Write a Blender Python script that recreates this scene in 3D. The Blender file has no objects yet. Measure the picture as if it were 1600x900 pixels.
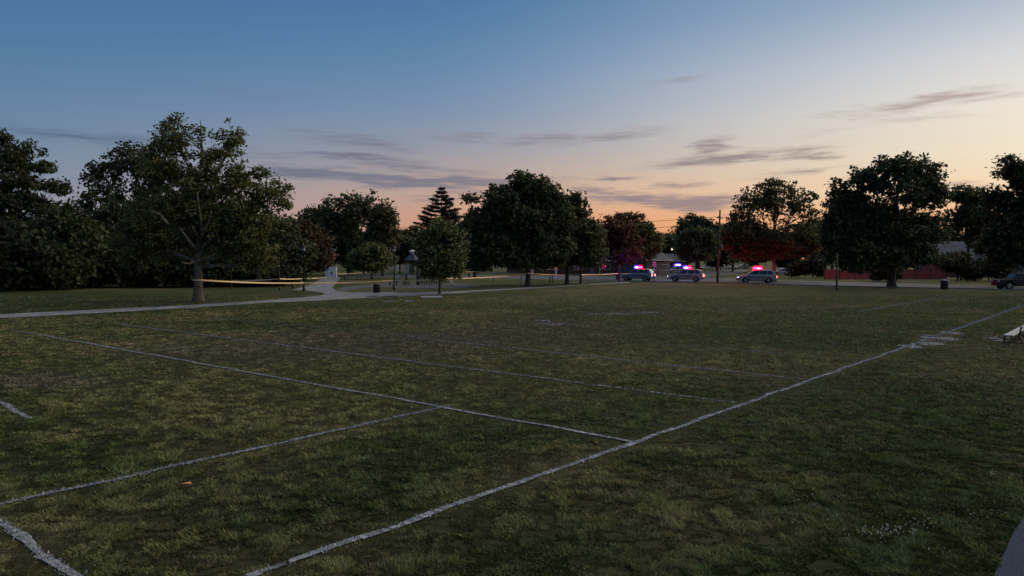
import bpy, bmesh, math, random
import numpy as np
from math import radians as R, sin, cos, pi, atan2, tan, sqrt
from mathutils import Vector
C = bpy.context.scene
col = C.collection
random.seed(4)

# ------------------------------------------------------------------ camera
F, H, YH = 1170.0, 3.2, 405.0
PITCH = math.atan((450 - YH) / F)
cd = bpy.data.cameras.new('camera'); cam = bpy.data.objects.new('camera', cd); col.objects.link(cam)
cd.sensor_width = 36; cd.lens = 36 * F / 1600; cd.clip_start = 0.1; cd.clip_end = 6000
cam.location = (0, 0, H); cam.rotation_euler = (R(90) - PITCH, 0, 0)
C.camera = cam
C.view_settings.view_transform = 'Standard'; C.view_settings.look = 'None'
C.view_settings.exposure = 0.0; C.view_settings.gamma = 1.0
try: C.cycles.sample_clamp_indirect = 4.0
except Exception: pass

# survey helpers: a point of the photograph to the place on the ground it shows
def ray(x, y):
    u, v = (x - 800) / F, (450 - y) / F
    return u, cos(PITCH) + sin(PITCH) * v, -sin(PITCH) + cos(PITCH) * v
def G(x, y, z=0.0):
    a, b, c = ray(x, y); t = (z - H) / c
    return Vector((a * t, b * t, z))
def P(x, y, Y):
    a, b, c = ray(x, y); t = Y / b
    return Vector((a * t, Y, H + c * t))
def to_px(X, Y):
    f = Y * cos(PITCH) + H * sin(PITCH); u = Y * sin(PITCH) - H * cos(PITCH)
    f = np.maximum(f, .3)
    return 800 + F * X / f, 450 - F * u / f

def lin(r, g, b):
    f = lambda c: (c / 255 / 12.92) if c / 255 <= .04045 else ((c / 255 + .055) / 1.055) ** 2.4
    return (f(r), f(g), f(b), 1)

# ------------------------------------------------------------------ world: dusk sky
SUN_AZ, SUN_EL = R(64), R(32)      # azimuth to the right of the view, elevation
W = bpy.data.worlds.new('World'); C.world = W; W.use_nodes = True
nt = W.node_tree; nt.nodes.clear()
def nd(t, **k):
    n = nt.nodes.new(t)
    for a, b in k.items(): setattr(n, a, b)
    return n
def lk(a, b): nt.links.new(a, b)
def mth(op, a, b=None, c=None, clamp=False):
    n = nd('ShaderNodeMath', operation=op, use_clamp=clamp)
    for i, s in enumerate((a, b, c)):
        if s is None: continue
        if isinstance(s, (int, float)): n.inputs[i].default_value = s
        else: lk(s, n.inputs[i])
    return n.outputs[0]
def mixc(f, a, b, bt='MIX'):
    n = nd('ShaderNodeMix', data_type='RGBA', blend_type=bt)
    for i, s in ((0, f), (6, a), (7, b)):
        if isinstance(s, (int, float)): n.inputs[i].default_value = s
        elif isinstance(s, tuple): n.inputs[i].default_value = s
        else: lk(s, n.inputs[i])
    return n.outputs[2]
def ramp(fac, stops):
    n = nd('ShaderNodeValToRGB'); e = n.color_ramp.elements
    while len(e) < len(stops): e.new(0.5)
    for q, (p, c) in zip(e, stops): q.position = p; q.color = c
    lk(fac, n.inputs[0]); return n.outputs[0]
tc = nd('ShaderNodeTexCoord'); sx = nd('ShaderNodeSeparateXYZ'); lk(tc.outputs['Generated'], sx.inputs[0])
az = mth('ARCTAN2', sx.outputs[0], sx.outputs[1])
el = mth('ARCSINE', sx.outputs[2])
azd = mth('MULTIPLY', az, 180 / pi); eld = mth('MULTIPLY', el, 180 / pi)
# azimuth difference from the sunset point, 0..1 over 180 degrees
dif = mth('ABSOLUTE', mth('SUBTRACT', az, SUN_AZ))
dif = mth('MINIMUM', dif, mth('SUBTRACT', 2 * pi, dif))
difd = mth('MAXIMUM', mth('SUBTRACT', mth('MULTIPLY', dif, 180 / pi), 24.0), 0.0)   # the glow spans a wide stretch of the west
ef = mth('DIVIDE', eld, 90.0, clamp=True)
e_ = lambda d: d / 90
near = ramp(ef, [(0, lin(232, 152, 100)), (e_(2.5), lin(240, 180, 125)), (e_(4.5), lin(255, 226, 186)), (e_(7), lin(255, 239, 208)), (e_(10), lin(254, 242, 222)), (e_(13), lin(230, 228, 225)), (e_(17), lin(176, 190, 206)), (e_(26), lin(108, 140, 176)), (e_(45), lin(66, 100, 142)), (1, lin(46, 78, 118))])
mid = ramp(ef, [(0, lin(226, 150, 102)), (e_(3), lin(232, 160, 114)), (e_(4.8), lin(218, 170, 138)), (e_(6.5), lin(192, 166, 154)), (e_(8.5), lin(164, 160, 168)), (e_(11), lin(134, 152, 178)), (e_(14.5), lin(106, 140, 177)), (e_(19), lin(78, 123, 167)), (e_(45), lin(52, 86, 126)), (1, lin(46, 78, 118))])
far = ramp(ef, [(0, lin(140, 140, 150)), (e_(4), lin(118, 140, 162)), (e_(8), lin(102, 132, 162)), (e_(11), lin(90, 126, 162)), (e_(14), lin(74, 120, 161)), (e_(18), lin(60, 110, 156)), (e_(45), lin(48, 84, 124)), (1, lin(46, 78, 118))])
def sstep(v, a, b):
    n = nd('ShaderNodeMapRange', interpolation_type='SMOOTHSTEP')
    lk(v, n.inputs[0]); n.inputs[1].default_value = a; n.inputs[2].default_value = b
    return n.outputs[0]
def lstep(v, a, b):
    n = nd('ShaderNodeMapRange'); lk(v, n.inputs[0]); n.inputs[1].default_value = a; n.inputs[2].default_value = b
    return n.outputs[0]
sky = mixc(sstep(difd, -10, 50), near, mid)
sky = mixc(sstep(difd, 24, 86), sky, far)
# cloud streaks (azimuth, elevation, half length, half thickness, tilt in degrees, weight), ragged by noise
cmb = nd('ShaderNodeCombineXYZ'); lk(mth('MULTIPLY', azd, .11), cmb.inputs[0]); lk(mth('MULTIPLY', eld, .75), cmb.inputs[1])
nz = nd('ShaderNodeTexNoise'); nz.inputs['Scale'].default_value = 1.6; nz.inputs['Detail'].default_value = 6; nz.inputs['Roughness'].default_value = .62
lk(cmb.outputs[0], nz.inputs['Vector'])
nc = nd('ShaderNodeSeparateColor'); lk(nz.outputs['Color'], nc.inputs[0])
azw = mth('ADD', azd, mth('MULTIPLY', mth('SUBTRACT', nc.outputs[0], .5), 7.0))
elw = mth('ADD', eld, mth('MULTIPLY', mth('SUBTRACT', nc.outputs[1], .5), 1.9))
def px_dir(x, y):
    a, b, c = ray(x, y)
    return math.degrees(atan2(a, b)), math.degrees(math.atan2(c, sqrt(a * a + b * b)))
clouds = [(1055, 124, 55, 9, -5, .35), (1440, 160, 95, 9, -5, .55), (1400, 183, 150, 6, 3, .3), (1540, 152, 60, 6, -4, .4),
          (850, 218, 60, 11, -3, .55), (960, 214, 90, 9, -4, .5), (1112, 230, 30, 14, -20, .65), (1150, 246, 130, 8, -4, .65), (1250, 240, 60, 8, -8, .6),
          (1000, 262, 60, 5, -3, .25), (955, 279, 24, 4, -2, .6), (1060, 288, 60, 5, -5, .5), (930, 300, 50, 7, 6, .65), (1000, 311, 120, 8, 0, .75),
          (1085, 315, 75, 13, 1, 1.0), (1020, 321, 50, 4, 0, .5), (570, 222, 90, 16, 6, .55), (500, 272, 100, 11, 3, .95), (620, 284, 130, 10, 4, 1.0), (560, 248, 110, 7, 5, .7),
          (740, 284, 130, 9, 0, .8), (640, 262, 120, 8, 3, .55), (690, 312, 60, 5, 0, .4), (120, 212, 130, 13, 3, .5), (400, 240, 120, 8, 2, .3), (1505, 290, 50, 6, 1, .5), (720, 212, 70, 6, 2, .4),
          (1260, 268, 90, 6, -5, .4), (1300, 205, 90, 6, -6, .2), (380, 145, 140, 10, 5, .22)]
tot = None
for (x, y, a, b, t, w) in clouds:
    A, E = px_dir(x, y); k = 1170 * pi / 180; t = -R(t)
    dx = mth('SUBTRACT', azw, A); dy = mth('SUBTRACT', elw, E)
    u = mth('ADD', mth('MULTIPLY', dx, cos(t) * k / a), mth('MULTIPLY', dy, sin(t) * k / a))
    v = mth('ADD', mth('MULTIPLY', dx, -sin(t) * k / b), mth('MULTIPLY', dy, cos(t) * k / b))
    g = mth('MULTIPLY', mth('EXPONENT', mth('MULTIPLY', mth('ADD', mth('MULTIPLY', u, u), mth('MULTIPLY', v, v)), -1.0)), w)
    tot = g if tot is None else mth('MAXIMUM', tot, g)
# faint general cirrus banding low in the sky, all the way round
band = mth('MULTIPLY', mth('SUBTRACT', nc.outputs[2], .52, clamp=True), mth('MULTIPLY', sstep(eld, 16, 5), 1.1))
tot = mth('ADD', tot, band, clamp=True)
cmb2 = nd('ShaderNodeCombineXYZ'); lk(mth('MULTIPLY', azd, .22), cmb2.inputs[0]); lk(mth('MULTIPLY', eld, 3.4), cmb2.inputs[1])
nz2 = nd('ShaderNodeTexNoise'); nz2.inputs['Scale'].default_value = 1.3; nz2.inputs['Detail'].default_value = 7
lk(cmb2.outputs[0], nz2.inputs['Vector'])
tot = sstep(mth('MULTIPLY', tot, lstep(nz2.outputs['Fac'], .05, .62)), .03, .68)
ccol = mixc(lstep(difd, 0, 70), lin(168, 138, 132), lin(84, 104, 132))
sky = mixc(mth('MULTIPLY', tot, .9), sky, ccol)
# the physical sky model at the same sun position, blended in at a low strength
ns = nd('ShaderNodeTexSky', sky_type='NISHITA', sun_disc=False, sun_elevation=SUN_EL, sun_rotation=SUN_AZ)
nm = nd('ShaderNodeVectorMath', operation='SCALE'); lk(ns.outputs[0], nm.inputs[0]); nm.inputs['Scale'].default_value = .07
sky = mixc(.06, sky, nm.outputs[0])
bg = nd('ShaderNodeBackground'); lk(sky, bg.inputs[0]); bg.inputs[1].default_value = 1.0
wo = nd('ShaderNodeOutputWorld'); lk(bg.outputs[0], wo.inputs[0])

# ------------------------------------------------------------------ the last glow of the sun
sd = bpy.data.lights.new('sun', 'SUN'); sd.energy = 2.9; sd.color = (1, .82, .54); sd.angle = R(100)
so = bpy.data.objects.new('sun', sd); col.objects.link(so)
sv = Vector((sin(SUN_AZ) * cos(SUN_EL), cos(SUN_AZ) * cos(SUN_EL), sin(SUN_EL)))
so.rotation_euler = (-sv).to_track_quat('-Z', 'Y').to_euler(); so.location = (60, 40, 60)

# ------------------------------------------------------------------ tagging and mesh helpers
def tag(o, label=None, cat=None, group=None, kind=None):
    if label: o['label'] = label
    if cat: o['category'] = cat
    if group: o['group'] = group
    if kind: o['kind'] = kind
    return o
def thing(name, label, cat, loc, rz=0, group=None):
    o = bpy.data.objects.new(name, None); col.objects.link(o)
    o.empty_display_size = .3
    o.location = loc; o.rotation_euler = (0, 0, rz)
    return tag(o, label, cat, group)
def kids(o): return [c for c in bpy.data.objects if c.parent == o]
class MB:
    def __init__(s): s.v = []; s.f = []
    def add(s, vs, fs):
        n = len(s.v); s.v += [tuple(v) for v in vs]; s.f += [[i + n for i in f] for f in fs]
        return s
    def box(s, c, d, rz=0, ry=0):
        x, y, z = (k / 2 for k in d); vs = []
        for sx_ in (-x, x):
            for sy_ in (-y, y):
                for sz_ in (-z, z):
                    px, pz = sx_ * cos(ry) + sz_ * sin(ry), -sx_ * sin(ry) + sz_ * cos(ry)
                    vs.append((c[0] + px * cos(rz) - sy_ * sin(rz), c[1] + px * sin(rz) + sy_ * cos(rz), c[2] + pz))
        return s.add(vs, [(0, 1, 3, 2), (4, 6, 7, 5), (0, 4, 5, 1), (2, 3, 7, 6), (0, 2, 6, 4), (1, 5, 7, 3)])
    def tube(s, pts, rad, n=8):
        pts = [Vector(p) for p in pts]
        if isinstance(rad, (int, float)): rad = [rad] * len(pts)
        vs = []; fs = []
        for i, p in enumerate(pts):
            t = (pts[min(i + 1, len(pts) - 1)] - pts[max(i - 1, 0)]).normalized()
            a = t.cross(Vector((0, 1, 0)) if abs(t.y) < .9 else Vector((1, 0, 0))).normalized(); b = t.cross(a)
            for k in range(n):
                vs.append(p + (a * cos(2 * pi * k / n) + b * sin(2 * pi * k / n)) * rad[i])
        for i in range(len(pts) - 1):
            for k in range(n):
                fs.append((i * n + k, i * n + (k + 1) % n, (i + 1) * n + (k + 1) % n, (i + 1) * n + k))
        fs.append(tuple(range(n))[::-1]); fs.append(tuple(range((len(pts) - 1) * n, len(pts) * n)))
        return s.add(vs, fs)
    def lathe(s, prof, c=(0, 0, 0), n=14):
        return s.tube([(c[0], c[1], c[2] + z) for r, z in prof], [max(r, .001) for r, z in prof], n)
    def prism(s, poly, y0, y1):      # poly in xz, extruded along y
        n = len(poly)
        vs = [(x, y0, z) for x, z in poly] + [(x, y1, z) for x, z in poly]
        fs = [tuple(range(n)), tuple(range(2 * n - 1, n - 1, -1))] + [(i, (i + 1) % n + 0, (i + 1) % n + n, i + n) for i in range(n)]
        return s.add(vs, fs)
    def build(s, name, mat, parent=None, smooth=False):
        me = bpy.data.meshes.new(name); me.from_pydata(s.v, [], s.f)
        bm = bmesh.new(); bm.from_mesh(me); bmesh.ops.recalc_face_normals(bm, faces=bm.faces); bm.to_mesh(me); bm.free()
        me.materials.append(mat)
        if smooth: me.polygons.foreach_set('use_smooth', [True] * len(me.polygons))
        o = bpy.data.objects.new(name, me); col.objects.link(o)
        if parent: o.parent = parent
        return o
def np_mesh(name, V, nper, mat, parent=None, face_attr=None, vcol=None):
    """V: (n*nper,3) array of separate polygons with nper corners each"""
    me = bpy.data.meshes.new(name); nv = len(V); nf = nv // nper
    me.vertices.add(nv); me.vertices.foreach_set('co', V.astype(np.float32).ravel())
    me.loops.add(nv); me.loops.foreach_set('vertex_index', np.arange(nv, dtype=np.int32))
    me.polygons.add(nf); me.polygons.foreach_set('loop_start', np.arange(0, nv, nper, dtype=np.int32))
    try: me.polygons.foreach_set('loop_total', np.full(nf, nper, dtype=np.int32))
    except Exception: pass
    me.update(calc_edges=True)
    if face_attr is not None:
        a = me.attributes.new('tone', 'FLOAT', 'FACE'); a.data.foreach_set('value', face_attr.astype(np.float32))
    if vcol is not None:
        a = me.attributes.new('tint', 'FLOAT_COLOR', 'FACE')
        a.data.foreach_set('color', np.c_[vcol, np.ones(len(vcol))].astype(np.float32).ravel())
    me.materials.append(mat)
    o = bpy.data.objects.new(name, me); col.objects.link(o)
    if parent: o.parent = parent
    return o

# ------------------------------------------------------------------ materials
def mat(name, rgb, rough=.7, metal=0, spec=.4, emit=None, es=0, noise=None, ns_=6.0, bump=0):
    m = bpy.data.materials.new(name); m.use_nodes = True; t = m.node_tree; b = t.nodes['Principled BSDF']
    b.inputs['Roughness'].default_value = rough; b.inputs['Metallic'].default_value = metal
    b.inputs['Specular IOR Level'].default_value = spec
    b.inputs['Base Color'].default_value = (*rgb, 1)
    if emit: b.inputs['Emission Color'].default_value = (*emit, 1); b.inputs['Emission Strength'].default_value = es
    if noise or bump:
        tcn = t.nodes.new('ShaderNodeTexCoord'); n = t.nodes.new('ShaderNodeTexNoise'); n.inputs['Scale'].default_value = ns_; n.inputs['Detail'].default_value = 5
        t.links.new(tcn.outputs['Object'], n.inputs['Vector'])
        if noise:
            mx = t.nodes.new('ShaderNodeMix'); mx.data_type = 'RGBA'
            mx.inputs[6].default_value = (*rgb, 1); mx.inputs[7].default_value = (*noise, 1)
            mr = t.nodes.new('ShaderNodeMapRange'); mr.inputs[1].default_value = .35; mr.inputs[2].default_value = .65
            t.links.new(n.outputs['Fac'], mr.inputs[0]); t.links.new(mr.outputs[0], mx.inputs[0]); t.links.new(mx.outputs[2], b.inputs['Base Color'])
        if bump:
            bp = t.nodes.new('ShaderNodeBump'); bp.inputs['Strength'].default_value = bump; bp.inputs['Distance'].default_value = .03
            t.links.new(n.outputs['Fac'], bp.inputs['Height']); t.links.new(bp.outputs[0], b.inputs['Normal'])
    return m
def leaf_mat(name, a, b, trans=.25):
    m = bpy.data.materials.new(name); m.use_nodes = True; t = m.node_tree; p = t.nodes['Principled BSDF']
    at = t.nodes.new('ShaderNodeAttribute'); at.attribute_name = 'tone'
    mx = t.nodes.new('ShaderNodeMix'); mx.data_type = 'RGBA'; mx.inputs[6].default_value = (*a, 1); mx.inputs[7].default_value = (*b, 1)
    t.links.new(at.outputs['Fac'], mx.inputs[0]); t.links.new(mx.outputs[2], p.inputs['Base Color'])
    p.inputs['Roughness'].default_value = .6; p.inputs['Specular IOR Level'].default_value = .25
    tr = t.nodes.new('ShaderNodeBsdfTranslucent'); t.links.new(mx.outputs[2], tr.inputs['Color'])
    ms = t.nodes.new('ShaderNodeMixShader'); ms.inputs[0].default_value = trans
    t.links.new(p.outputs[0], ms.inputs[1]); t.links.new(tr.outputs[0], ms.inputs[2])
    t.links.new(ms.outputs[0], t.nodes['Material Output'].inputs[0])
    return m
M = dict(
    bark=mat('bark', (.07, .058, .045), .95, noise=(.035, .03, .025), ns_=3, bump=.6),
    pale_bark=mat('pale_bark', (.22, .21, .165), .9, noise=(.085, .075, .055), ns_=2.2, bump=.4),
    syc_trunk=mat('sycamore_trunk', (.15, .13, .10), .95, noise=(.075, .065, .05), ns_=3, bump=.6),
    wood=mat('weathered_wood', (.10, .08, .06), .9, noise=(.05, .04, .03), ns_=5, bump=.4),
    concrete=mat('concrete', (.27, .285, .32), .9, noise=(.15, .16, .19), spec=.1, ns_=.9, bump=.2),
    asphalt=mat('asphalt', (.115, .13, .15), .85, noise=(.075, .085, .10), spec=.1, ns_=.7, bump=.2),
    path_asphalt=mat('path_asphalt', (.06, .085, .135), .9, noise=(.03, .042, .07), spec=.04, ns_=60, bump=.5),
    mulch=mat('play_surface', (.13, .14, .165), .9, noise=(.08, .085, .105), spec=.1, ns_=.8),
    black=mat('black_metal', (.012, .012, .013), .45),
    rubber=mat('rubber', (.015, .015, .015), .85),
    rim=mat('wheel_rim', (.25, .25, .26), .35, metal=.8),
    alu=mat('aluminium', (.30, .35, .42), .55, metal=.0, spec=.2, noise=(.25, .29, .35), ns_=8),
    white=mat('white_panel', (.66, .68, .72), .6, noise=(.56, .58, .62), ns_=3),
    grey=mat('grey_paint', (.10, .115, .14), .6, noise=(.075, .085, .105), ns_=3),
    steel=mat('grey_steel', (.35, .37, .4), .45, metal=.4),
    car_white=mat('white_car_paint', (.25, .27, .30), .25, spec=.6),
    car_black=mat('black_car_paint', (.012, .012, .014), .4, spec=.25),
    car_grey=mat('grey_car_paint', (.16, .17, .19), .25, spec=.6),
    glass=mat('car_glass', (.01, .012, .015), .08, spec=.7),
    stripe=mat('dark_livery', (.02, .03, .08), .4),
    plastic=mat('black_plastic', (.02, .02, .022), .6),
    chrome=mat('chrome', (.6, .6, .62), .2, metal=.9),
    head=mat('headlight_lit', (.8, .8, .8), .2, emit=(1, .93, .82), es=3),
    head_off=mat('headlight_clear', (.5, .5, .5), .15),
    tail=mat('tail_lit', (.5, .02, .02), .3, emit=(1, .16, .09), es=9),
    amber=mat('amber_lens', (.7, .22, .06), .4),
    red_bar=mat('red_beacon_lit', (.6, .02, .04), .3, emit=(1, .014, .05), es=190),
    blue_bar=mat('blue_beacon_lit', (.05, .05, .6), .3, emit=(.10, .05, 1), es=190),
    fence_fill_lit=mat('red_fence_fill', (.6, .02, .04), .3, emit=(1, .02, .16), es=8000),
    lamp_lit=mat('lamp_lit', (.9, .8, .6), .3, emit=(1, .66, .42), es=2.5),
    lamp_glass=mat('lamp_glass', (.42, .44, .46), .3),
    tape=mat('yellow_tape', (.88, .70, .40), .5, noise=(.80, .52, .28), ns_=4),
    brick=mat('brick', (.23, .085, .06), .9, noise=(.13, .055, .045), ns_=5),
    brown_wall=mat('brown_brick', (.075, .05, .04), .9, noise=(.05, .036, .03), ns_=2),
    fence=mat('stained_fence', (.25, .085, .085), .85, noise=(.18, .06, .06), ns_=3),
    roof=mat('slate_shingle', (.07, .095, .14), .8, noise=(.05, .065, .10), ns_=5),
    window=mat('window_glass', (.03, .035, .045), .08, spec=.8),
    frame=mat('white_frame', (.55, .55, .55), .6),
    red_paint=mat('red_paint', (.55, .03, .05), .5), cream=mat('cream_paint', (.75, .62, .45), .5),
    orange=mat('orange_paint', (.72, .30, .12), .5), blue_paint=mat('blue_paint', (.50, .60, .72), .6),
    curtain=mat('lit_curtain', (.6, .42, .26), .8, emit=(1, .55, .25), es=.16),
    wire=mat('cable', (.02, .02, .02), .7), dry_leaf=mat('dry_leaf', (.5, .22, .1), .8), petal=mat('petal', (.5, .5, .42), .8),
    bag=mat('bin_liner', (.5, .52, .55), .4))
def halo_dome_mat(name, rgb, es):
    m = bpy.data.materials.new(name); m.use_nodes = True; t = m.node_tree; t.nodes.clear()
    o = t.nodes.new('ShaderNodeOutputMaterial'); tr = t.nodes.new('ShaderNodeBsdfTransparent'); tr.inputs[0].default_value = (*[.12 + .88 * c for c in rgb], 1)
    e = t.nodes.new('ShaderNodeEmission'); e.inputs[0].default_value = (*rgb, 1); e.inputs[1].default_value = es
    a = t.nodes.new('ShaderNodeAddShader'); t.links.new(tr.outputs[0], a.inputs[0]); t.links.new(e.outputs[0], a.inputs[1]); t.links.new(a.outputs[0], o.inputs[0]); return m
M['red_bar_dome'] = halo_dome_mat('red_halo_dome', (1, .012, .05), 1.6); M['blue_bar_dome'] = halo_dome_mat('blue_halo_dome', (.12, .06, 1), 1.5)
L = dict(
    syc=leaf_mat('sycamore_leaf', (0.052, 0.0702, 0.0208), (0.1755, 0.182, 0.065)),
    dark=leaf_mat('dark_leaf', (0.025, 0.0387, 0.0175), (0.0975, 0.1187, 0.05)),
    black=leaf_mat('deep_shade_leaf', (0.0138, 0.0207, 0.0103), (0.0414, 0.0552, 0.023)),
    mid=leaf_mat('mid_leaf', (0.039, 0.0572, 0.0234), (0.13, 0.1495, 0.0585)),
    light=leaf_mat('light_leaf', (0.0575, 0.0782, 0.0253), (0.1725, 0.184, 0.069)),
    rust=leaf_mat('rust_leaf', (.055, .024, .013), (.15, .062, .03)),
    olive=leaf_mat('olive_leaf', (0.0396, 0.044, 0.0176), (0.121, 0.1155, 0.0462)),
    dusk=leaf_mat('brownish_leaf', (.04, .028, .014), (.11, .07, .035)),
    pine=leaf_mat('pine_needle', (.012, .018, .011), (.035, .048, .027)))

# ------------------------------------------------------------------ ground colour survey
def vnoise(x, y, s, seed):
    x = x / s + seed * 17.3; y = y / s + seed * 9.7
    xi = np.floor(x).astype(np.int64); yi = np.floor(y).astype(np.int64); fx = x - xi; fy = y - yi
    fx = fx * fx * (3 - 2 * fx); fy = fy * fy * (3 - 2 * fy)
    def h(a, b):
        n = (a * 374761393 + b * 668265263 + seed * 982451653) & 0xffffffff
        n = ((n ^ (n >> 13)) * 1274126177) & 0xffffffff
        return ((n ^ (n >> 16)) & 0xffff) / 65535.0
    return (h(xi, yi) * (1 - fx) + h(xi + 1, yi) * fx) * (1 - fy) + (h(xi, yi + 1) * (1 - fx) + h(xi + 1, yi + 1) * fx) * fy
GREEN, STRAW, SOIL, CHALK, DGREEN = (np.array(c) for c in ((.082, .116, .040), (.215, .195, .095), (.13, .112, .088), (.40, .40, .41), (.05, .082, .028)))
patches = [  # x, y, half width, half height in the photograph, what, weight
    (560, 540, 260, 22, 'soil', .95), (760, 528, 190, 16, 'soil', .8), (300, 553, 170, 14, 'soil', .8), (60, 597, 130, 15, 'soil', 1.0),
    (950, 520, 120, 10, 'soil', .4), (1000, 478, 400, 5, 'soil', .25), (1240, 590, 120, 18, 'soil', .45), (1400, 600, 110, 14, 'soil', .4),
    (330, 618, 250, 45, 'straw', .65), (120, 545, 160, 14, 'straw', .5), (480, 645, 230, 30, 'straw', .45), (900, 470, 700, 9, 'straw', .55),
    (1000, 550, 300, 22, 'straw', .35), (850, 620, 230, 30, 'straw', .3), (950, 500, 380, 14, 'straw', .35), (900, 455, 400, 4, 'straw', .4), (1150, 690, 160, 60, 'straw', .25),
    (480, 790, 380, 70, 'dgreen', .8), (1400, 720, 260, 160, 'dgreen', .6), (700, 850, 300, 50, 'dgreen', .3), (1500, 540, 150, 30, 'dgreen', .5), (1560, 470, 200, 16, 'dgreen', .6),
    (250, 505, 260, 8, 'dgreen', .4), (650, 500, 60, 7, 'dgreen', .5), (150, 470, 400, 14, 'dgreen', .45), (1230, 480, 100, 6, 'soil', .5),
    (870, 506, 90, 9, 'soil', .9), (985, 490, 80, 4, 'soil', .8), (1462, 531, 33, 8, 'soil', 1.0), (1490, 521, 18, 3, 'soil', .8), (1558, 528, 24, 5, 'soil', .9), (1588, 534, 20, 4, 'soil', .9), (1250, 501, 40, 2, 'soil', .5),
    (960, 645, 30, 5, 'soil', .3), (965, 775, 40, 8, 'soil', .35)]
def field_color(X, Y):
    px, py = to_px(X, Y)
    n1 = vnoise(X, Y, 7.0, 1) * .45 + vnoise(X, Y, 2.6, 2) * .35 + vnoise(X, Y, 1.1, 6) * .2
    n2 = vnoise(X, Y, .9, 3); n3 = vnoise(X, Y, 3.3, 4) * .5 + vnoise(X, Y, .5, 5) * .5
    s = np.clip((n1 - .5) * 3.0 + .27 + (n2 - .5) * .9, 0, 1)[:, None]
    c = GREEN * (1 - s) + STRAW * s
    wob = .55 + .9 * n3
    for x, y, a, b, k, w in patches:
        g = np.exp(-((px - x) / a) ** 2 - ((py - y) / b) ** 2) * w
        if k == 'chalk': g = np.clip((g * wob - .22 * w) * 2.4, 0, 1)
        else: g = np.clip(g * wob, 0, 1)
        g = g[:, None]
        t = dict(soil=SOIL, straw=STRAW, chalk=CHALK, dgreen=DGREEN)[k]
        c = c * (1 - g) + t * g
    return c

# ground: one sheet to the horizon, finely meshed where it is near
xs = np.unique(np.r_[np.linspace(-3000, -130, 12), np.linspace(-130, -46, 60), np.arange(-46, 46, .4), np.linspace(46, 130, 60), np.linspace(130, 3000, 12)])
ys = np.unique(np.r_[np.linspace(-400, -4, 8), np.arange(-4, 60, .4), np.arange(60, 125, .8), np.linspace(125, 400, 40), np.linspace(400, 4000, 12)])
XX, YY = np.meshgrid(xs, ys); nx, ny = len(xs), len(ys)
V = np.c_[XX.ravel(), YY.ravel(), np.zeros(nx * ny)]
ii = (np.arange(ny - 1)[:, None] * nx + np.arange(nx - 1)[None, :]).ravel()
Fq = np.c_[ii, ii + 1, ii + nx + 1, ii + nx]
me = bpy.data.meshes.new('ground'); me.vertices.add(len(V)); me.vertices.foreach_set('co', V.ravel().astype(np.float32))
me.loops.add(Fq.size); me.loops.foreach_set('vertex_index', Fq.ravel().astype(np.int32))
me.polygons.add(len(Fq)); me.polygons.foreach_set('loop_start', np.arange(0, Fq.size, 4, dtype=np.int32))
me.update(calc_edges=True)
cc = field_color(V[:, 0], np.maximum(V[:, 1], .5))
cc *= np.clip(.55 + .45 * (V[:, 1] - 50) / 34, .55, 1)[:, None]      # thatch colour darkened near, for the shade between the standing blades
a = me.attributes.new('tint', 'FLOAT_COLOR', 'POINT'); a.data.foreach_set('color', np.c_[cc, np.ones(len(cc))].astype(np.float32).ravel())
gm = bpy.data.materials.new('turf'); gm.use_nodes = True; t = gm.node_tree; b = t.nodes['Principled BSDF']
b.inputs['Roughness'].default_value = .95; b.inputs['Specular IOR Level'].default_value = .1
at = t.nodes.new('ShaderNodeAttribute'); at.attribute_name = 'tint'
ge = t.nodes.new('ShaderNodeNewGeometry')
n1 = t.nodes.new('ShaderNodeTexNoise'); n1.inputs['Scale'].default_value = 2.6; n1.inputs['Detail'].default_value = 9; n1.inputs['Roughness'].default_value = .72
t.links.new(ge.outputs['Position'], n1.inputs['Vector'])
mr = t.nodes.new('ShaderNodeMapRange'); mr.inputs[1].default_value = .32; mr.inputs[2].default_value = .68; mr.inputs[3].default_value = .18; mr.inputs[4].default_value = .85
t.links.new(n1.outputs['Fac'], mr.inputs[0])
mu = t.nodes.new('ShaderNodeVectorMath'); mu.operation = 'SCALE'; t.links.new(at.outputs['Color'], mu.inputs[0]); t.links.new(mr.outputs[0], mu.inputs['Scale'])
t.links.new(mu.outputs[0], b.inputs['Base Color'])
bp = t.nodes.new('ShaderNodeBump'); bp.inputs['Strength'].default_value = .9; bp.inputs['Distance'].default_value = .12
t.links.new(n1.outputs['Fac'], bp.inputs['Height']); t.links.new(bp.outputs[0], b.inputs['Normal'])
me.materials.append(gm)
go = bpy.data.objects.new('ground', me); col.objects.link(go); tag(go, kind='structure')

# ------------------------------------------------------------------ field lines
lines = [((400, 900), (1602, 476.5), .115, 1.0), ((58, 522.5), (985, 690), .10, .92), ((-60, 803), (702, 634.5), .085, .85), ((-40, 793), (126, 903), .12, 1.0),
         ((-14, 622), (48, 655), .10, .95), ((185, 506.5), (1150, 630), .09, .68), ((640, 527), (1255, 593), .085, .7), ((322, 496), (900, 545), .07, .32),
         ((1010, 536), (1345, 562), .07, .3), ((18, 517), (60, 523), .08, .6), ((1345, 486), (1490, 462), .14, .6), ((870, 505), (1000, 512), .06, .2)]
segs = []
a0, a1 = G(400, 900), G(1602, 476.5)
sdir = (a1 - a0).normalized(); a0 = a0 - sdir * 6; a1 = a1 + sdir * 8
def paint(rng, p, q, w, dens):
    d = (q - p); Ln = d.length; d.normalize(); nrm = Vector((-d.y, d.x, 0))
    return d, nrm, Ln
rng = np.random.default_rng(7)
pm = bpy.data.materials.new('field_paint'); pm.use_nodes = True; t = pm.node_tree; b = t.nodes['Principled BSDF']
b.inputs['Roughness'].default_value = .95; b.inputs['Specular IOR Level'].default_value = .1
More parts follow.
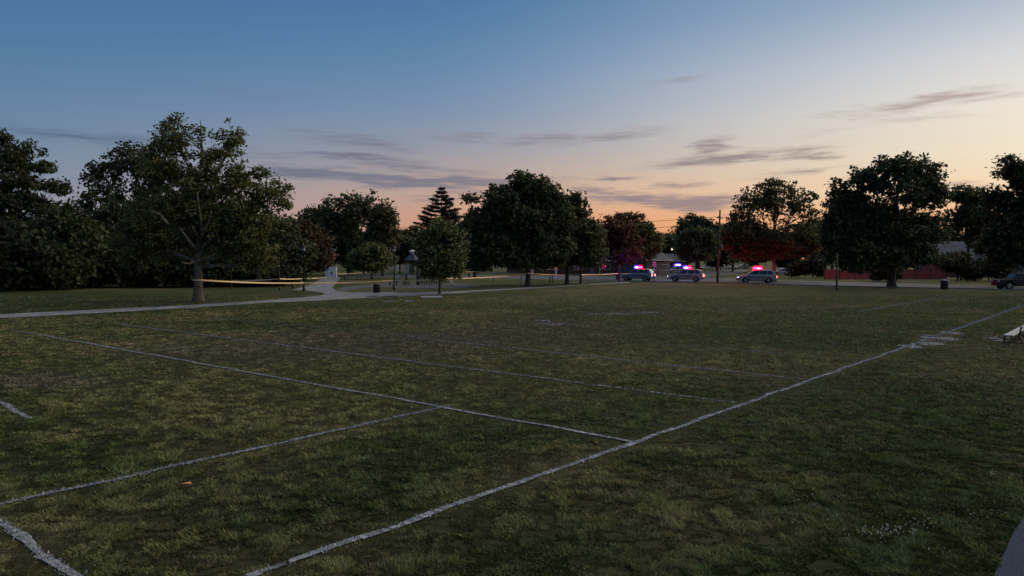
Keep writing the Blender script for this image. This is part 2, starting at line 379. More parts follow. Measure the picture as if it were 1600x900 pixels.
at = t.nodes.new('ShaderNodeAttribute'); at.attribute_name = 'tint'; t.links.new(at.outputs['Color'], b.inputs['Base Color'])
PAINT = np.array((.37, .405, .475))
for i, (p, q, w, dens) in enumerate(lines):
    p, q = (a0, a1) if i == 0 else (G(*p), G(*q))
    segs.append((p, q, w, dens))
    d, nrm, Ln = paint(rng, p, q, w, dens)
    step = 0.035 if (p.y + q.y) / 2 < 20 else .07
    n = int(Ln / step); s = np.linspace(0, Ln, n)
    cx = p.x + d.x * s; cy = p.y + d.y * s
    # dried paint on the thatch: ragged flakes
    off = (vnoise(s, s * 0, .9, 11 + i) - .5) * w * .9
    hw = w / 2 * (.55 + .75 * vnoise(s, s * 0 + 3, .33, 31 + i))
    keep = (vnoise(s, s * 0 + 7, 1.6, 51 + i) * .6 + rng.random(n) * .4) < (.22 + .66 * dens)
    Q = []
    for sg, wd in ((0, 1.),):
        A = np.c_[cx + nrm.x * (off - hw) - d.x * step * .6, cy + nrm.y * (off - hw) - d.y * step * .6]
        B = np.c_[cx + nrm.x * (off - hw * rng.uniform(.6, 1.2, n)) + d.x * step * .6, cy + nrm.y * (off - hw) + d.y * step * .6]
        Cc = np.c_[cx + nrm.x * (off + hw) + d.x * step * .6, cy + nrm.y * (off + hw) + d.y * step * .6]
        D = np.c_[cx + nrm.x * (off + hw * rng.uniform(.6, 1.2, n)) - d.x * step * .6, cy + nrm.y * (off + hw) - d.y * step * .6]
        zz = .012 + rng.random(n) * .008
        q4 = np.stack([np.c_[k, zz] for k in (A, B, Cc, D)], 1)[keep]
    tone = (.45 + .55 * dens) * rng.uniform(.3, 1.0, len(q4)); colr = PAINT * tone[:, None]
    vq = q4.reshape(-1, 3)
    # painted blades standing in the flakes (degenerate quads keep one polygon size)
    nb = int(min(9000, Ln * (260 if p.y < 25 else 120)) * dens); sb = rng.random(nb) * Ln
    ob = (vnoise(sb, sb * 0, .9, 11 + i) - .5) * w * .9 + rng.normal(0, w * .27, nb)
    kb = vnoise(sb, sb * 0 + 7, 1.6, 51 + i) * .6 + rng.random(nb) * .4 < (.30 + .75 * dens)
    bx = (p.x + d.x * sb + nrm.x * ob)[kb]; by = (p.y + d.y * sb + nrm.y * ob)[kb]; nb = len(bx)
    hh = rng.uniform(.015, .042, nb); ww = rng.uniform(.008, .016, nb) * (1 + by / 30); ang = rng.random(nb) * 2 * pi; la = rng.random(nb) * 2 * pi; lr = rng.uniform(.2, 1.2, nb) * hh
    z0 = np.zeros(nb)
    q5 = np.stack([np.c_[bx - np.cos(ang) * ww / 2, by - np.sin(ang) * ww / 2, z0], np.c_[bx + np.cos(ang) * ww / 2, by + np.sin(ang) * ww / 2, z0],
                   np.c_[bx + np.cos(la) * lr + np.cos(ang) * ww * .25, by + np.sin(la) * lr + np.sin(ang) * ww * .25, hh], np.c_[bx + np.cos(la) * lr - np.cos(ang) * ww * .25, by + np.sin(la) * lr - np.sin(ang) * ww * .25, hh]], 1)
    cb = PAINT * ((.5 + .5 * dens) * rng.uniform(.6, 1.1, nb))[:, None]
    o = np_mesh('field_line', np.concatenate([vq, q5.reshape(-1, 3)]), 4, pm, vcol=np.concatenate([colr, cb]))
    tag(o, kind='structure')

# ------------------------------------------------------------------ grass blades near the camera
def poly_ground(name, pts, m, z, skirt=0):
    mb = MB(); P_ = [G(*p) if not isinstance(p, Vector) else p for p in pts]
    vs = [(p.x, p.y, z) for p in P_]; n = len(vs); mb.add(vs, [tuple(range(n))])
    me = bpy.data.meshes.new(name); bm = bmesh.new()
    bv = [bm.verts.new(v) for v in vs]; f = bm.faces.new(bv); 
    if f.normal.z < 0: f.normal_flip()
    f.normal_update()
    bmesh.ops.triangulate(bm, faces=bm.faces[:])
    bm.normal_update()
    for f in bm.faces:
        if f.normal.z < 0: f.normal_flip()
    bm.to_mesh(me); bm.free(); me.materials.append(m)
    o = bpy.data.objects.new(name, me); col.objects.link(o); tag(o, kind='structure'); return o
left_path = [(-60, 494.5), (0, 491), (150, 484), (300, 476.5), (420, 468.6), (480, 464), (502, 461.5), (508, 460), (505, 457.6), (495, 455.6), (480, 454.2), (457, 452.6), (470, 449.5), (484, 445), (497, 438), (508, 432),
             (530, 432), (531, 436), (524, 444), (519, 450), (524, 453.5), (534, 455.5), (548, 456.6), (600, 456.6), (640, 457.3), (690, 456), (760, 452.7), (840, 448.7), (910, 444.6), (982, 440.6), (984, 441.8), (910, 446), (840, 450.4), (760, 455),
             (690, 460.2), (640, 462.4), (590, 464.6), (545, 467), (500, 469.6), (420, 473), (300, 481), (150, 489.5), (0, 497), (-60, 501)]
corner = [Vector((9.2, 13.0, 0)), G(1598, 812), G(1584, 832), G(1574, 855), G(1562, 880), G(1551, 906), Vector((4.2, 5.4, 0)), Vector((3.2, 2.0, 0)), Vector((14, 2, 0)), Vector((14, 13, 0))]
poly_ground('asphalt_path', corner, M['path_asphalt'], .012)
def inside(X, Y, poly):
    r = np.zeros(len(X), bool); n = len(poly)
    for i in range(n):
        p, q = poly[i], poly[(i + 1) % n]
        c = ((p.y > Y) != (q.y > Y)) & (X < (q.x - p.x) * (Y - p.y) / (q.y - p.y + 1e-12) + p.x)
        r ^= c
    return r
WORN = (([(1425, 542, 16, 3), (1450, 536, 24, 6), (1468, 528, 22, 5), (1490, 520.5, 16, 2)], .9), ([(1545, 528, 12, 3.4), (1566, 527, 14, 4), (1562, 533, 12, 2)], .75), ([(872, 507, 34, 3.2), (838, 502, 24, 1.5)], .62), ([(960, 491, 24, 1.6), (1000, 488.5, 34, 1.3), (930, 490.5, 16, 1)], .75), ([(30, 602, 60, 7)], .16))
NB = 900000
# distance drawn so that blades are dense where they show large, thinning out towards 45 m
u = rng.random(NB); Yb = 6.0 * (82.0 / 6.0) ** (u ** .98)
Xb = (rng.random(NB) * 2 - 1) * (Yb * .70 + 1.5)
# clumping: keep by a noise of tussocks
cl = vnoise(Xb, Yb, .25, 21) * .6 + vnoise(Xb, Yb, .11, 22) * .4; cl = .5 + (cl - .5) * (1.25 + .5 * vnoise(Xb, Yb, 2.3, 27))
wear = field_color(Xb, Yb); 
soilness = np.clip(1 - np.abs(wear - SOIL).sum(1) / .12, 0, 1); chalkness = np.clip((wear.mean(1) - .24) / .12, 0, 1)
k = (cl > .10 + .30 * soilness + .5 * chalkness) & (rng.random(NB) < np.clip((84 - Yb) / 38, 0, 1)) & ((Yb < 40) | (np.abs(Xb) < 60) & (to_px(Xb, Yb)[1] > 462)) & ~inside(Xb, Yb, corner) & ~inside(Xb, Yb, [G(*p) for p in left_path])
wpx, wpy = to_px(Xb, Yb)
for pts_, dn in WORN:
    for (x, y, a, b_) in pts_: k &= ~((((wpx - x) / a) ** 2 + ((wpy - y - 1) / (b_ + 1.5)) ** 2 < 1.2) & (rng.random(NB) < .35 + .6 * dn))
lined = np.full(NB, 9.0)
for (p, q, w, dens) in segs:
    d = q - p; Ln = d.length; d.normalize()
    s = (Xb - p.x) * d.x + (Yb - p.y) * d.y; n_ = np.abs(-(Xb - p.x) * d.y + (Yb - p.y) * d.x)
    k &= ~((n_ < w * .5) & (s > 0) & (s < Ln) & (rng.random(NB) < dens * .58))
    lined = np.where((s > 0) & (s < Ln), np.minimum(lined, n_), lined)      # turf is pressed and mown short beside the lines
Xb, Yb, cl, wear = Xb[k], Yb[k], cl[k], wear[k]; n = len(Xb)
dist = Yb
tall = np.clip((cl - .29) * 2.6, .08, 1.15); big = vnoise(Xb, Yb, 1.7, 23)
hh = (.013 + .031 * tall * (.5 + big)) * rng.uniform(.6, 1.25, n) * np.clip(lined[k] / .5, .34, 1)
ww = rng.uniform(.006, .012, n) * (1 + dist / 10)
ang = rng.random(n) * 2 * pi
la = vnoise(Xb, Yb, .6, 24) * 12 + rng.normal(0, .9, n); lr = hh * rng.uniform(.2, 1.6, n)
z0 = np.full(n, -.004)
tri = np.stack([np.c_[Xb - np.cos(ang) * ww, Yb - np.sin(ang) * ww, z0], np.c_[Xb + np.cos(ang) * ww, Yb + np.sin(ang) * ww, z0], np.c_[Xb + np.cos(la) * lr, Yb + np.sin(la) * lr, hh]], 1)
dry = (rng.random(n) < .035)[:, None]
bc = wear * (rng.uniform(.7, 1.35, n) * (.28 + 1.95 * np.clip(cl - .25, 0, .5)))[:, None] * 1.08; bc = np.where(dry, np.array((.24, .20, .11)) * rng.uniform(.6, 1.1, n)[:, None], bc)  # blades low in the tussock noise coloured darker, as shaded hollows
bm_ = bpy.data.materials.new('grass_blade'); bm_.use_nodes = True; t = bm_.node_tree; b = t.nodes['Principled BSDF']
b.inputs['Roughness'].default_value = .7; b.inputs['Specular IOR Level'].default_value = .2
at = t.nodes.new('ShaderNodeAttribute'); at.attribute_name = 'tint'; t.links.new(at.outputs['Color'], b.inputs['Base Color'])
tr = t.nodes.new('ShaderNodeBsdfTranslucent'); t.links.new(at.outputs['Color'], tr.inputs['Color']); ms = t.nodes.new('ShaderNodeMixShader'); ms.inputs[0].default_value = .3
t.links.new(b.outputs[0], ms.inputs[1]); t.links.new(tr.outputs[0], ms.inputs[2]); t.links.new(ms.outputs[0], t.nodes['Material Output'].inputs[0])
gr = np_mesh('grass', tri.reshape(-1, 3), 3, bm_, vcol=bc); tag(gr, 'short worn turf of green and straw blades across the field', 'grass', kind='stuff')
# worn bare spots where chalk and dust lie open
for k_, (pts_, dn) in enumerate(WORN):
    Q = []
    for (x, y, a, b_) in pts_:
        c0 = G(x, y); ra = a * c0.y / F; rb = abs(G(x, y - b_).y - G(x, y + b_).y) / 2
        nn = int(ra * rb * 3.14 * 130); an = rng.random(nn) * 2 * pi; rr = np.sqrt(rng.random(nn)) * 1.15
        X = c0.x + np.cos(an) * rr * ra; Y = c0.y + np.sin(an) * rr * rb
        kk = (vnoise(X, Y, .8, 61 + k_) * .5 + vnoise(X, Y, .3, 62) * .5) > (.62 - .3 * dn + .22 * rr ** 2)
        Q.append(np.c_[X, Y][kk])
    Q = np.concatenate(Q); nn = len(Q); w1 = rng.uniform(.04, .10, nn); w2 = rng.uniform(.04, .10, nn); th = rng.random(nn) * pi; z = rng.uniform(.004, .012, nn)
    qs = np.stack([np.c_[Q[:, 0] + np.cos(th + e) * w1 * m_, Q[:, 1] + np.sin(th + e) * w2, z] for e, m_ in ((0, 1), (1.4, .8), (3.1, 1), (4.6, .9))], 1)
    tag(np_mesh('worn_patch', qs.reshape(-1, 3), 4, pm, vcol=np.array((.29, .33, .42)) * (.45 + .55 * dn) * rng.uniform(.6, 1.1, nn)[:, None]), kind='structure')
# clover flowers bottom right
mb = MB()
for (x, y, a, b_, cnt) in ((1375, 838, 45, 9, 60), (1440, 830, 30, 12, 22), (1290, 780, 60, 14, 18), (1260, 815, 50, 8, 8), (1550, 748, 25, 6, 14), (1530, 806, 40, 8, 12), (1430, 815, 70, 18, 16), (1480, 868, 20, 5, 5)):
    for _ in range(cnt):
        g = G(random.gauss(x, a * .6), random.gauss(y, b_ * .6)); r = random.uniform(.004, .009); h = random.uniform(.05, .085)
        mb.tube([(g.x, g.y, h - r), (g.x, g.y, h), (g.x, g.y, h + r)], [r * .7, r, r * .5], 5)
tag(mb.build('clover_flowers', M['petal']), 'tiny white clover flowers scattered in the grass', 'flowers', kind='stuff')
g = G(291, 762); mb = MB(); mb.add([(g.x - .09, g.y, .05), (g.x - .02, g.y - .035, .07), (g.x + .09, g.y - .01, .055), (g.x + .04, g.y + .04, .08), (g.x - .05, g.y + .04, .06)], [(0, 1, 4), (1, 3, 4), (1, 2, 3)])
tag(mb.build('fallen_leaf', M['dry_leaf']), 'small dry orange leaf lying alone on the grass inside the left pitch markings', 'leaf')

# ------------------------------------------------------------------ paths and roads
poly_ground('path', left_path, M['concrete'], .008)
poly_ground('play_area', [(529, 451), (540, 447.6), (570, 445.4), (600, 443.8), (640, 442.8), (720, 443.2), (745, 445.5), (753, 447.4), (735, 449), (690, 450), (640, 450), (600, 448.6), (565, 449.8), (540, 454), (531, 454)], M['mulch'], .008)
road = [(535, 428.6), (700, 429.4), (835, 430.3), (960, 431.2), (1010, 431), (1036, 427.5), (1060, 425.5), (1095, 423.2), (1165, 421.2), (1170, 422.5), (1158, 427), (1135, 429.5), (1110, 431.4), (1102, 434), (1160, 435.3), (1240, 437.8), (1330, 440.6), (1420, 443.2), (1520, 445), (1700, 447.5),
        (1700, 455.5), (1600, 453), (1500, 451), (1420, 449.6), (1330, 447.8), (1240, 445.4), (1160, 442.8), (1090, 441.2), (1030, 440.4), (970, 439.2), (900, 437.8), (835, 436.2), (760, 434.6), (700, 434), (535, 433.6)]
poly_ground('road', road, M['asphalt'], .004)
# kerb along the near side of the road
near = [(970, 439.4), (1030, 440.7), (1090, 441.6), (1160, 443.2), (1240, 445.8), (1330, 448.2), (1420, 450), (1500, 451.4), (1600, 453.4), (1700, 456)]
mb = MB()
for a_, b_ in zip(near, near[1:]):
    p, q = G(*a_), G(*b_); d = (q - p); mb.box(((p.x + q.x) / 2, (p.y + q.y) / 2, .05), (d.length + .02, .16, .12), atan2(d.y, d.x))
tag(mb.build('kerb', M['concrete']), kind='structure')

# ------------------------------------------------------------------ trees
def crown_mesh(lobes, ncl, per, leaf, cr, rg, up=.6, fill_=.55):
    Lb = np.array(lobes)                                       # x,y,z,rx,ry,rz,w
    w = Lb[:, 3] * Lb[:, 5] * Lb[:, 6]; w = w / w.sum()
    # boughs: each lobe carries a number of flattened sub-lobes, so the outline is lumpy and has gaps
    ncl = int(ncl * 1.35); nb = max(len(Lb) * 7, int(ncl / 8)); bx = rg.choice(len(Lb), nb, p=w); bd = rg.normal(size=(nb, 3)); bd /= np.linalg.norm(bd, axis=1)[:, None]
    bc = Lb[bx, :3] + bd * (rg.beta(3.2, 1.1, nb)[:, None] * .86) * Lb[bx, 3:6]
    br = (cr * 1.9) * rg.uniform(.5, 1.3, nb); btone = rg.normal(0, .17, nb)
    ix = rg.choice(nb, ncl, p=br ** 1.6 / (br ** 1.6).sum()); d = rg.normal(size=(ncl, 3)); d /= np.linalg.norm(d, axis=1)[:, None]
    r = rg.beta(2.2, 1.0, ncl)
    cp = bc[ix] + d * (r * br[ix])[:, None] * np.array((1, 1, .62))
    d = d * .6 + bd[ix] * .6
    # the other half of the tufts fills the lobes between the boughs
    h_ = rg.random(ncl) < fill_; lx_ = rg.choice(len(Lb), ncl, p=w); dd = rg.normal(size=(ncl, 3)); dd /= np.linalg.norm(dd, axis=1)[:, None]
    fill = Lb[lx_, :3] + dd * rg.beta(2.4, 1.0, ncl)[:, None] * Lb[lx_, 3:6]
    cp = np.where(h_[:, None], fill, cp); d = np.where(h_[:, None], dd, d)
    csz = cr * .8 * rg.uniform(.5, 1.3, ncl); ctone = np.clip(.40 + btone[ix] + rg.normal(0, .14, ncl), 0, 1)
    N = ncl * per; ci = np.repeat(np.arange(ncl), per)
    o = np.clip(rg.normal(size=(N, 3)), -1.7, 1.7) * np.array((1, 1, .62))
    pos = cp[ci] + o * csz[ci][:, None]
    nv = rg.normal(size=(N, 3)) * .8 + d[ci] * .45; nv[:, 2] += up; nv /= np.linalg.norm(nv, axis=1)[:, None]
    a = np.cross(nv, rg.normal(size=(N, 3))); a /= np.linalg.norm(a, axis=1)[:, None]; b = np.cross(nv, a)
    sz = leaf * rg.uniform(.6, 1.3, N)[:, None]
    V = np.stack([pos - a * sz * .6, pos - b * sz * .36 + a * sz * .05, pos + a * sz * .62, pos + b * sz * .36 + a * sz * .05], 1).reshape(-1, 3)
    tone = np.clip(ctone[ci] + rg.normal(0, .16, N), 0, 1)
    keep = V.reshape(-1, 4, 3)[:, :, 2].min(1) > .03
    return V.reshape(-1, 4, 3)[keep].reshape(-1, 3), tone[keep], cp
def tree(name, label, cat, base, lobes, leafm, bark='bark', tbark=None, Y=None, r0=.3, ncl=420, per=24, leaf=.34, cr=.55, seed=1, fork=None, group=None, depth=.85, lean=0, twigs=5, up=.6, limbs=(), fill_=.55):
    b = G(*base) if Y is None else Vector(((base[0] - 800) / F * Y, Y, 0))
    s = F / b.y; rg = np.random.default_rng(seed)
    rt = thing(name, label, cat, (b.x, b.y, 0), 0, group)
    LB = []
    for q in lobes:
        cx, cy, rx, rz = q[:4]; w = q[4] if len(q) > 4 else 1.0
        c = P(cx, cy, b.y); R_ = rx / s
        LB.append((c.x - b.x, (q[5] if len(q) > 5 else rg.uniform(-.35, .35)) * R_, c.z, R_, R_ * depth, rz / s, w))
    V, tone, cp = crown_mesh(LB, ncl, per, leaf, cr, rg, up, fill_)
    np_mesh('crown', V, 4, leafm, rt, face_attr=tone)
    LA = np.array(LB); top = LA[np.argmax(LA[:, 2])]; zt = top[2] + top[5] * .5
    zf = fork if fork else max(1.2, (LA[:, 2] - LA[:, 5]).min() + .4)
    mb = MB(); lx = top[0]
    path = [(0, 0, -.08), (0.0, 0, .18), (0, 0, .7), (lean * .4, 0, zf * .6 + .3), (lean + .0, 0, zf + .3)]
    rad = [r0 * 1.75, r0 * 1.3, r0 * 1.05, r0 * .95, r0 * .85]
    for f_ in (.25, .5, .75, 1):
        path.append((lean + (lx - lean) * f_ + rg.normal(0, .12), top[1] * f_ + rg.normal(0, .12), zf + .3 + (zt - zf) * f_)); rad.append(r0 * (.85 - .78 * f_))
    mb.tube(path, rad, 10); mb.build('trunk', M[tbark or bark], rt, True)
    mb = MB()
    def along(z):
        for i in range(len(path) - 1):
            if path[i][2] <= z <= path[i + 1][2]:
                f_ = (z - path[i][2]) / (path[i + 1][2] - path[i][2] + 1e-6)
                return Vector(path[i]).lerp(Vector(path[i + 1]), f_), rad[i] + (rad[i + 1] - rad[i]) * f_
        return Vector(path[-1]), rad[-1]
    for q in LB:
        zc = q[2]; zst = max(zf * .9, zf + (zc - zf) * rg.uniform(.2, .62))
        st, rs = along(zst); en = Vector((q[0], q[1], zc))
        m1 = st.lerp(en, .4) + Vector((rg.normal(0, .2), rg.normal(0, .2), .06 * (en - st).length)); 
        mb.tube([st, m1, st.lerp(en, .75), en], [rs * .58, rs * .36, rs * .2, rs * .07], 7)
        idx = np.argsort(((cp - np.array(q[:3])) ** 2).sum(1))[:60]
        for k_ in rg.choice(idx, min(twigs, len(idx)), replace=False):
            e2 = Vector(cp[k_]); s2 = st.lerp(en, rg.uniform(.45, .95)); m2 = s2.lerp(e2, .5) + Vector((0, 0, .15))
            mb.tube([s2, m2, e2], [rs * .2 + .012, rs * .12 + .01, .012], 5)
    for ln_ in limbs:
        pl_ = [P(x, y, b.y + dy) - Vector((b.x, b.y, 0)) for x, y, dy in ln_]
        mb.tube(pl_, [.11 * (1 - .75 * k_ / (len(pl_) - 1)) for k_ in range(len(pl_))], 7)
    mb.build('branches', M[bark], rt, True)
    return rt

# the sycamore with pale limbs
tree('sycamore_tree', 'large sycamore with pale forked limbs, yellow tape tied round its trunk', 'tree', (310, 472),
     [(282, 214, 28, 34, .62), (316, 208, 17, 28, .5), (358, 224, 21, 40, .75), (320, 250, 34, 20, .6), (250, 255, 38, 34, .75), (240, 220, 10, 10, .3), (300, 290, 60, 40, .9), (375, 285, 48, 34, .62), (425, 296, 30, 28, .55), (440, 320, 18, 26, .45),
      (390, 352, 48, 46, .9), (352, 358, 52, 46, .8), (250, 345, 58, 52, .9), (218, 380, 52, 42, .9), (395, 398, 38, 32, .9), (300, 380, 60, 26, .4, .7), (330, 330, 70, 40, .7, .3), (408, 420, 18, 18, .5)],
     L['syc'], 'pale_bark', tbark='syc_trunk', limbs=[[(311, 405, -.2), (296, 412, -1.5), (284, 410, -2.6)], [(312, 412, -.2), (322, 403, -1.6), (336, 397, -2.8)], [(311, 395, -.1), (301, 385, -1.4), (293, 372, -2.2), (282, 358, -3)], [(313, 380, -.3), (318, 362, -1.5), (326, 345, -2.6), (330, 330, -3.1)], [(312, 372, -.3), (305, 362, -1.6), (298, 350, -2.6)], [(315, 372, -.3), (314, 345, -1.8), (310, 318, -2.9), (308, 300, -3.2)], [(262, 350, -2.7), (250, 335, -3.3), (232, 328, -3.4)]], fill_=.4, r0=.33, ncl=1650, per=24, leaf=.2, cr=.33, seed=3, fork=2.6, twigs=7)
# its neighbours on the left edge
tree('oak_tree', 'dark broad tree directly behind the sycamore on its left', 'tree', (205, 452), [(212, 255, 44, 34, 1.3), (160, 275, 34, 32, .9), (255, 300, 45, 50), (190, 325, 60, 45), (140, 275, 16, 16, .4), (235, 370, 62, 55), (175, 385, 55, 50), (150, 420, 30, 25), (275, 400, 45, 40)], L['dark'], r0=.35, ncl=950, per=17, leaf=.4, cr=.55, seed=5, Y=90)
tree('locust_tree', 'feathery dark tree on the left edge of the photo with layered open boughs', 'tree', (18, 452), [(30, 235, 34, 14, .8), (5, 255, 40, 16), (55, 262, 30, 10, .8), (30, 285, 50, 14), (85, 292, 20, 10, .7), (15, 315, 60, 18), (60, 325, 35, 14, .8), (-20, 290, 40, 60), (20, 370, 70, 40), (10, 225, 14, 18, .6), (75, 375, 30, 30)], L['dark'], r0=.3, ncl=950, per=17, leaf=.38, cr=.46, seed=6, Y=84)
for i, (x, yt, w, yb, Yd, lm, lab) in enumerate([
    (20, 350, 75, 452, 76, 'black', 'low black-green thicket tree below the feathery tree on the left edge'),
    (100, 318, 50, 451, 80, 'dark', 'dark rounded tree in the dip left of the sycamore'),
    (135, 340, 50, 451, 84, 'black', 'shaded tree in the thicket, second to the left behind the sycamore'),
    (300, 345, 70, 450, 88, 'black', 'black-green tree straight behind the sycamore trunk'),
    (385, 340, 60, 449, 92, 'black', 'shaded tree right of the sycamore trunk at the lawn edge'),
    (440, 345, 40, 446, 100, 'dark', 'slim dark tree between the sycamore and the reddish tree')]):
    h = yb - yt
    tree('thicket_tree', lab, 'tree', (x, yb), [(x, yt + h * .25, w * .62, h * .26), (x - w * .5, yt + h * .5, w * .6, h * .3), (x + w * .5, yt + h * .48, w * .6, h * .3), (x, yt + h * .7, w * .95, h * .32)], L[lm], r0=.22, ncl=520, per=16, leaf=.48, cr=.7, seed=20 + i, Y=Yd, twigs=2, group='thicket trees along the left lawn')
for i in range(5):
    x = -20 + i * 105
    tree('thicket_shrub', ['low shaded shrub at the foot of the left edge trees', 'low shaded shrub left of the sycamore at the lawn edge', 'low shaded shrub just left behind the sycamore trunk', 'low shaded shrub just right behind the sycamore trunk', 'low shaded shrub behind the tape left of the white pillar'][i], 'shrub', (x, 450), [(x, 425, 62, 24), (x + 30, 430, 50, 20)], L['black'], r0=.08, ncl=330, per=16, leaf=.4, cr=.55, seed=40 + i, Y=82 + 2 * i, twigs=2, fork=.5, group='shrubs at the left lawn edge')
tree('reddish_tree', 'reddish brown tree behind the white pillar and left lamp post', 'tree', (478, 434), [(470, 365, 24, 22), (492, 378, 26, 26), (465, 392, 32, 26), (495, 402, 28, 24), (478, 412, 40, 16)], L['dusk'], r0=.2, ncl=420, per=18, leaf=.42, cr=.6, seed=8, Y=112)
tree('maple_tree', 'large round tree with open top above the painted box, left of the pine', 'tree', (545, 428), [(500, 342, 34, 26), (545, 325, 44, 26, .6), (580, 320, 30, 22, .55), (530, 360, 60, 36), (505, 380, 45, 40), (560, 395, 50, 30), (475, 352, 16, 16, .6)], L['dark'], r0=.35, ncl=800, per=16, leaf=.6, cr=.75, seed=9, Y=150)
tree('maple_tree', 'lighter olive tree with rounded right edge above the small willow shaped bush', 'tree', (598, 428), [(595, 345, 26, 26), (600, 370, 26, 28), (585, 385, 30, 24), (612, 340, 12, 16, .6)], L['olive'], r0=.25, ncl=420, per=18, leaf=.5, cr=.6, seed=10, Y=140)
tree('rounded_bush', 'light green rounded bush on the lawn left of the second lamp post', 'bush', (582, 430), [(580, 395, 28, 14), (565, 405, 22, 14), (598, 405, 22, 14), (582, 412, 34, 10)], L['light'], r0=.12, ncl=330, per=20, leaf=.36, cr=.5, seed=11, Y=122, fork=.8)
# pine
Yp = 150; b = Vector(((690 - 800) / F * Yp, Yp, 0)); rt = thing('pine_tree', 'tiered pine silhouetted against the sky above the small play area tree', 'tree', b)
rg = np.random.default_rng(12); mb = MB(); zt = P(690, 292, Yp).z; mb.tube([(0, 0, -.05), (0, 0, zt * .5), (0, 0, zt)], [.32, .2, .03], 8); mb.build('trunk', M['bark'], rt, True)
mb = MB(); pts = []
for i in range(13):
    f_ = i / 12; z = zt - .3 - f_ * 9; ln = (.5 + 5.6 * f_ ** .62) * rg.uniform(.75, 1.1); nb = 5 + int(4 * f_)
    for k in range(nb):
        a_ = rg.random() * 2 * pi; l2 = ln * rg.uniform(.65, 1.1); tip = Vector((cos(a_) * l2, sin(a_) * l2, z + l2 * .16 - .1)); m_ = Vector((cos(a_) * l2 * .55, sin(a_) * l2 * .55, z - .12))
        mb.tube([(0, 0, z - .1), m_, tip], [.06, .04, .015], 5)
        for q in range(int(12 + l2 * 16)):
            s_ = rg.uniform(.2, 1.0); c_ = m_.lerp(tip, (s_ - .5) * 2) if s_ > .5 else Vector((0, 0, z - .1)).lerp(m_, s_ * 2)
            pts.append((c_.x + rg.normal(0, .18), c_.y + rg.normal(0, .18), c_.z + rg.normal(0, .1)))
mb.build('branches', M['bark'], rt, True)
pts = np.repeat(np.array(pts), 5, 0); pts += rg.normal(0, .14, pts.shape) * np.array((1, 1, .5)); N = len(pts)
nv = rg.normal(size=(N, 3)) * .6; nv[:, 2] += 1; nv /= np.linalg.norm(nv, axis=1)[:, None]; a = np.cross(nv, rg.normal(size=(N, 3))); a /= np.linalg.norm(a, axis=1)[:, None]; b2 = np.cross(nv, a); sz = .42 * rg.uniform(.6, 1.3, N)[:, None]
np_mesh('crown', np.stack([pts - a * sz * .5, pts - b2 * sz * .2, pts + a * sz * .5, pts + b2 * sz * .2], 1).reshape(-1, 3), 4, L['pine'], rt, face_attr=rg.random(N))
tree('play_area_tree', 'small bright green tree with thin trunk in front of the playground', 'tree', (687, 459), [(690, 362, 28, 22), (670, 385, 22, 26), (708, 385, 22, 28), (690, 405, 36, 24), (672, 415, 22, 18), (712, 412, 18, 20), (690, 425, 20, 12, .6)], L['light'], r0=.1, ncl=620, per=20, leaf=.26, cr=.36, seed=13, fork=1.6)
tree('oak_tree', 'tall dark oak in the middle of the photo, the highest crown there', 'tree', (825, 447), [(825, 290, 40, 24, .6), (785, 312, 34, 24, .7), (858, 305, 26, 24, .6), (765, 345, 34, 32, .9), (820, 340, 60, 36), (870, 345, 26, 40), (780, 385, 52, 30), (850, 385, 50, 32), (752, 390, 26, 28), (745, 310, 12, 8, .4), (815, 405, 70, 14, .8)], L['dark'], r0=.3, ncl=1500, per=17, leaf=.42, cr=.5, seed=14, fork=3.0)
tree('linden_tree', 'mid green tree with short trunk joined to the right of the tall dark oak', 'tree', (886, 444), [(885, 325, 20, 22, .7), (905, 335, 20, 24, .8), (890, 365, 36, 30), (918, 370, 24, 28), (880, 395, 36, 20), (915, 400, 28, 18), (930, 385, 14, 20, .7), (900, 308, 8, 10, .5)], L['mid'], r0=.24, ncl=800, per=18, leaf=.38, cr=.5, seed=15, fork=2.6)
tree('dark_tree', 'dark filler tree behind the tall oak on its left beside the pine', 'tree', (742, 430), [(745, 345, 20, 18), (735, 312, 10, 8, .4), (735, 375, 30, 26), (745, 405, 34, 20)], L['dark'], r0=.25, ncl=420, per=17, leaf=.5, cr=.6, seed=16, Y=132)
tree('copper_tree', 'rust red tree above the first police car', 'tree', (965, 434), [(955, 350, 18, 16, .7), (968, 365, 26, 20), (948, 375, 22, 22), (982, 382, 20, 18), (965, 395, 36, 16), (985, 400, 16, 12, .7)], L['rust'], r0=.2, ncl=520, per=18, leaf=.38, cr=.5, seed=17, Y=118)
tree('thin_topped_tree', 'thin airy tree showing sky through its top behind the rust red tree', 'tree', (985, 428), [(972, 342, 18, 14, .5), (992, 345, 20, 16, .5), (1005, 355, 14, 14, .5), (980, 362, 24, 16, .7)], L['dusk'], r0=.2, ncl=330, per=13, leaf=.42, cr=.45, seed=18, Y=160, twigs=10)
tree('pale_green_tree', 'pale olive green tree just right of the rust red tree', 'tree', (1005, 430), [(1005, 362, 20, 14), (995, 378, 20, 18), (1016, 378, 16, 18), (1005, 392, 22, 14)], L['light'], r0=.2, ncl=420, per=18, leaf=.45, cr=.5, seed=19, Y=138)
tree('round_headed_tree', 'smooth round headed grey green tree above the second police car', 'tree', (1092, 428), [(1092, 366, 24, 14), (1078, 378, 20, 16), (1106, 378, 18, 16), (1090, 392, 36, 18)], L['mid'], r0=.25, ncl=520, per=20, leaf=.42, cr=.45, seed=50, Y=140)
tree('dark_tree', 'dark domed tree behind the round headed tree, left of the utility pole', 'tree', (1088, 425), [(1085, 348, 22, 14, .8), (1070, 362, 18, 16), (1105, 360, 18, 16), (1088, 385, 36, 24)], L['dark'], r0=.3, ncl=520, per=17, leaf=.6, cr=.7, seed=51, Y=180)
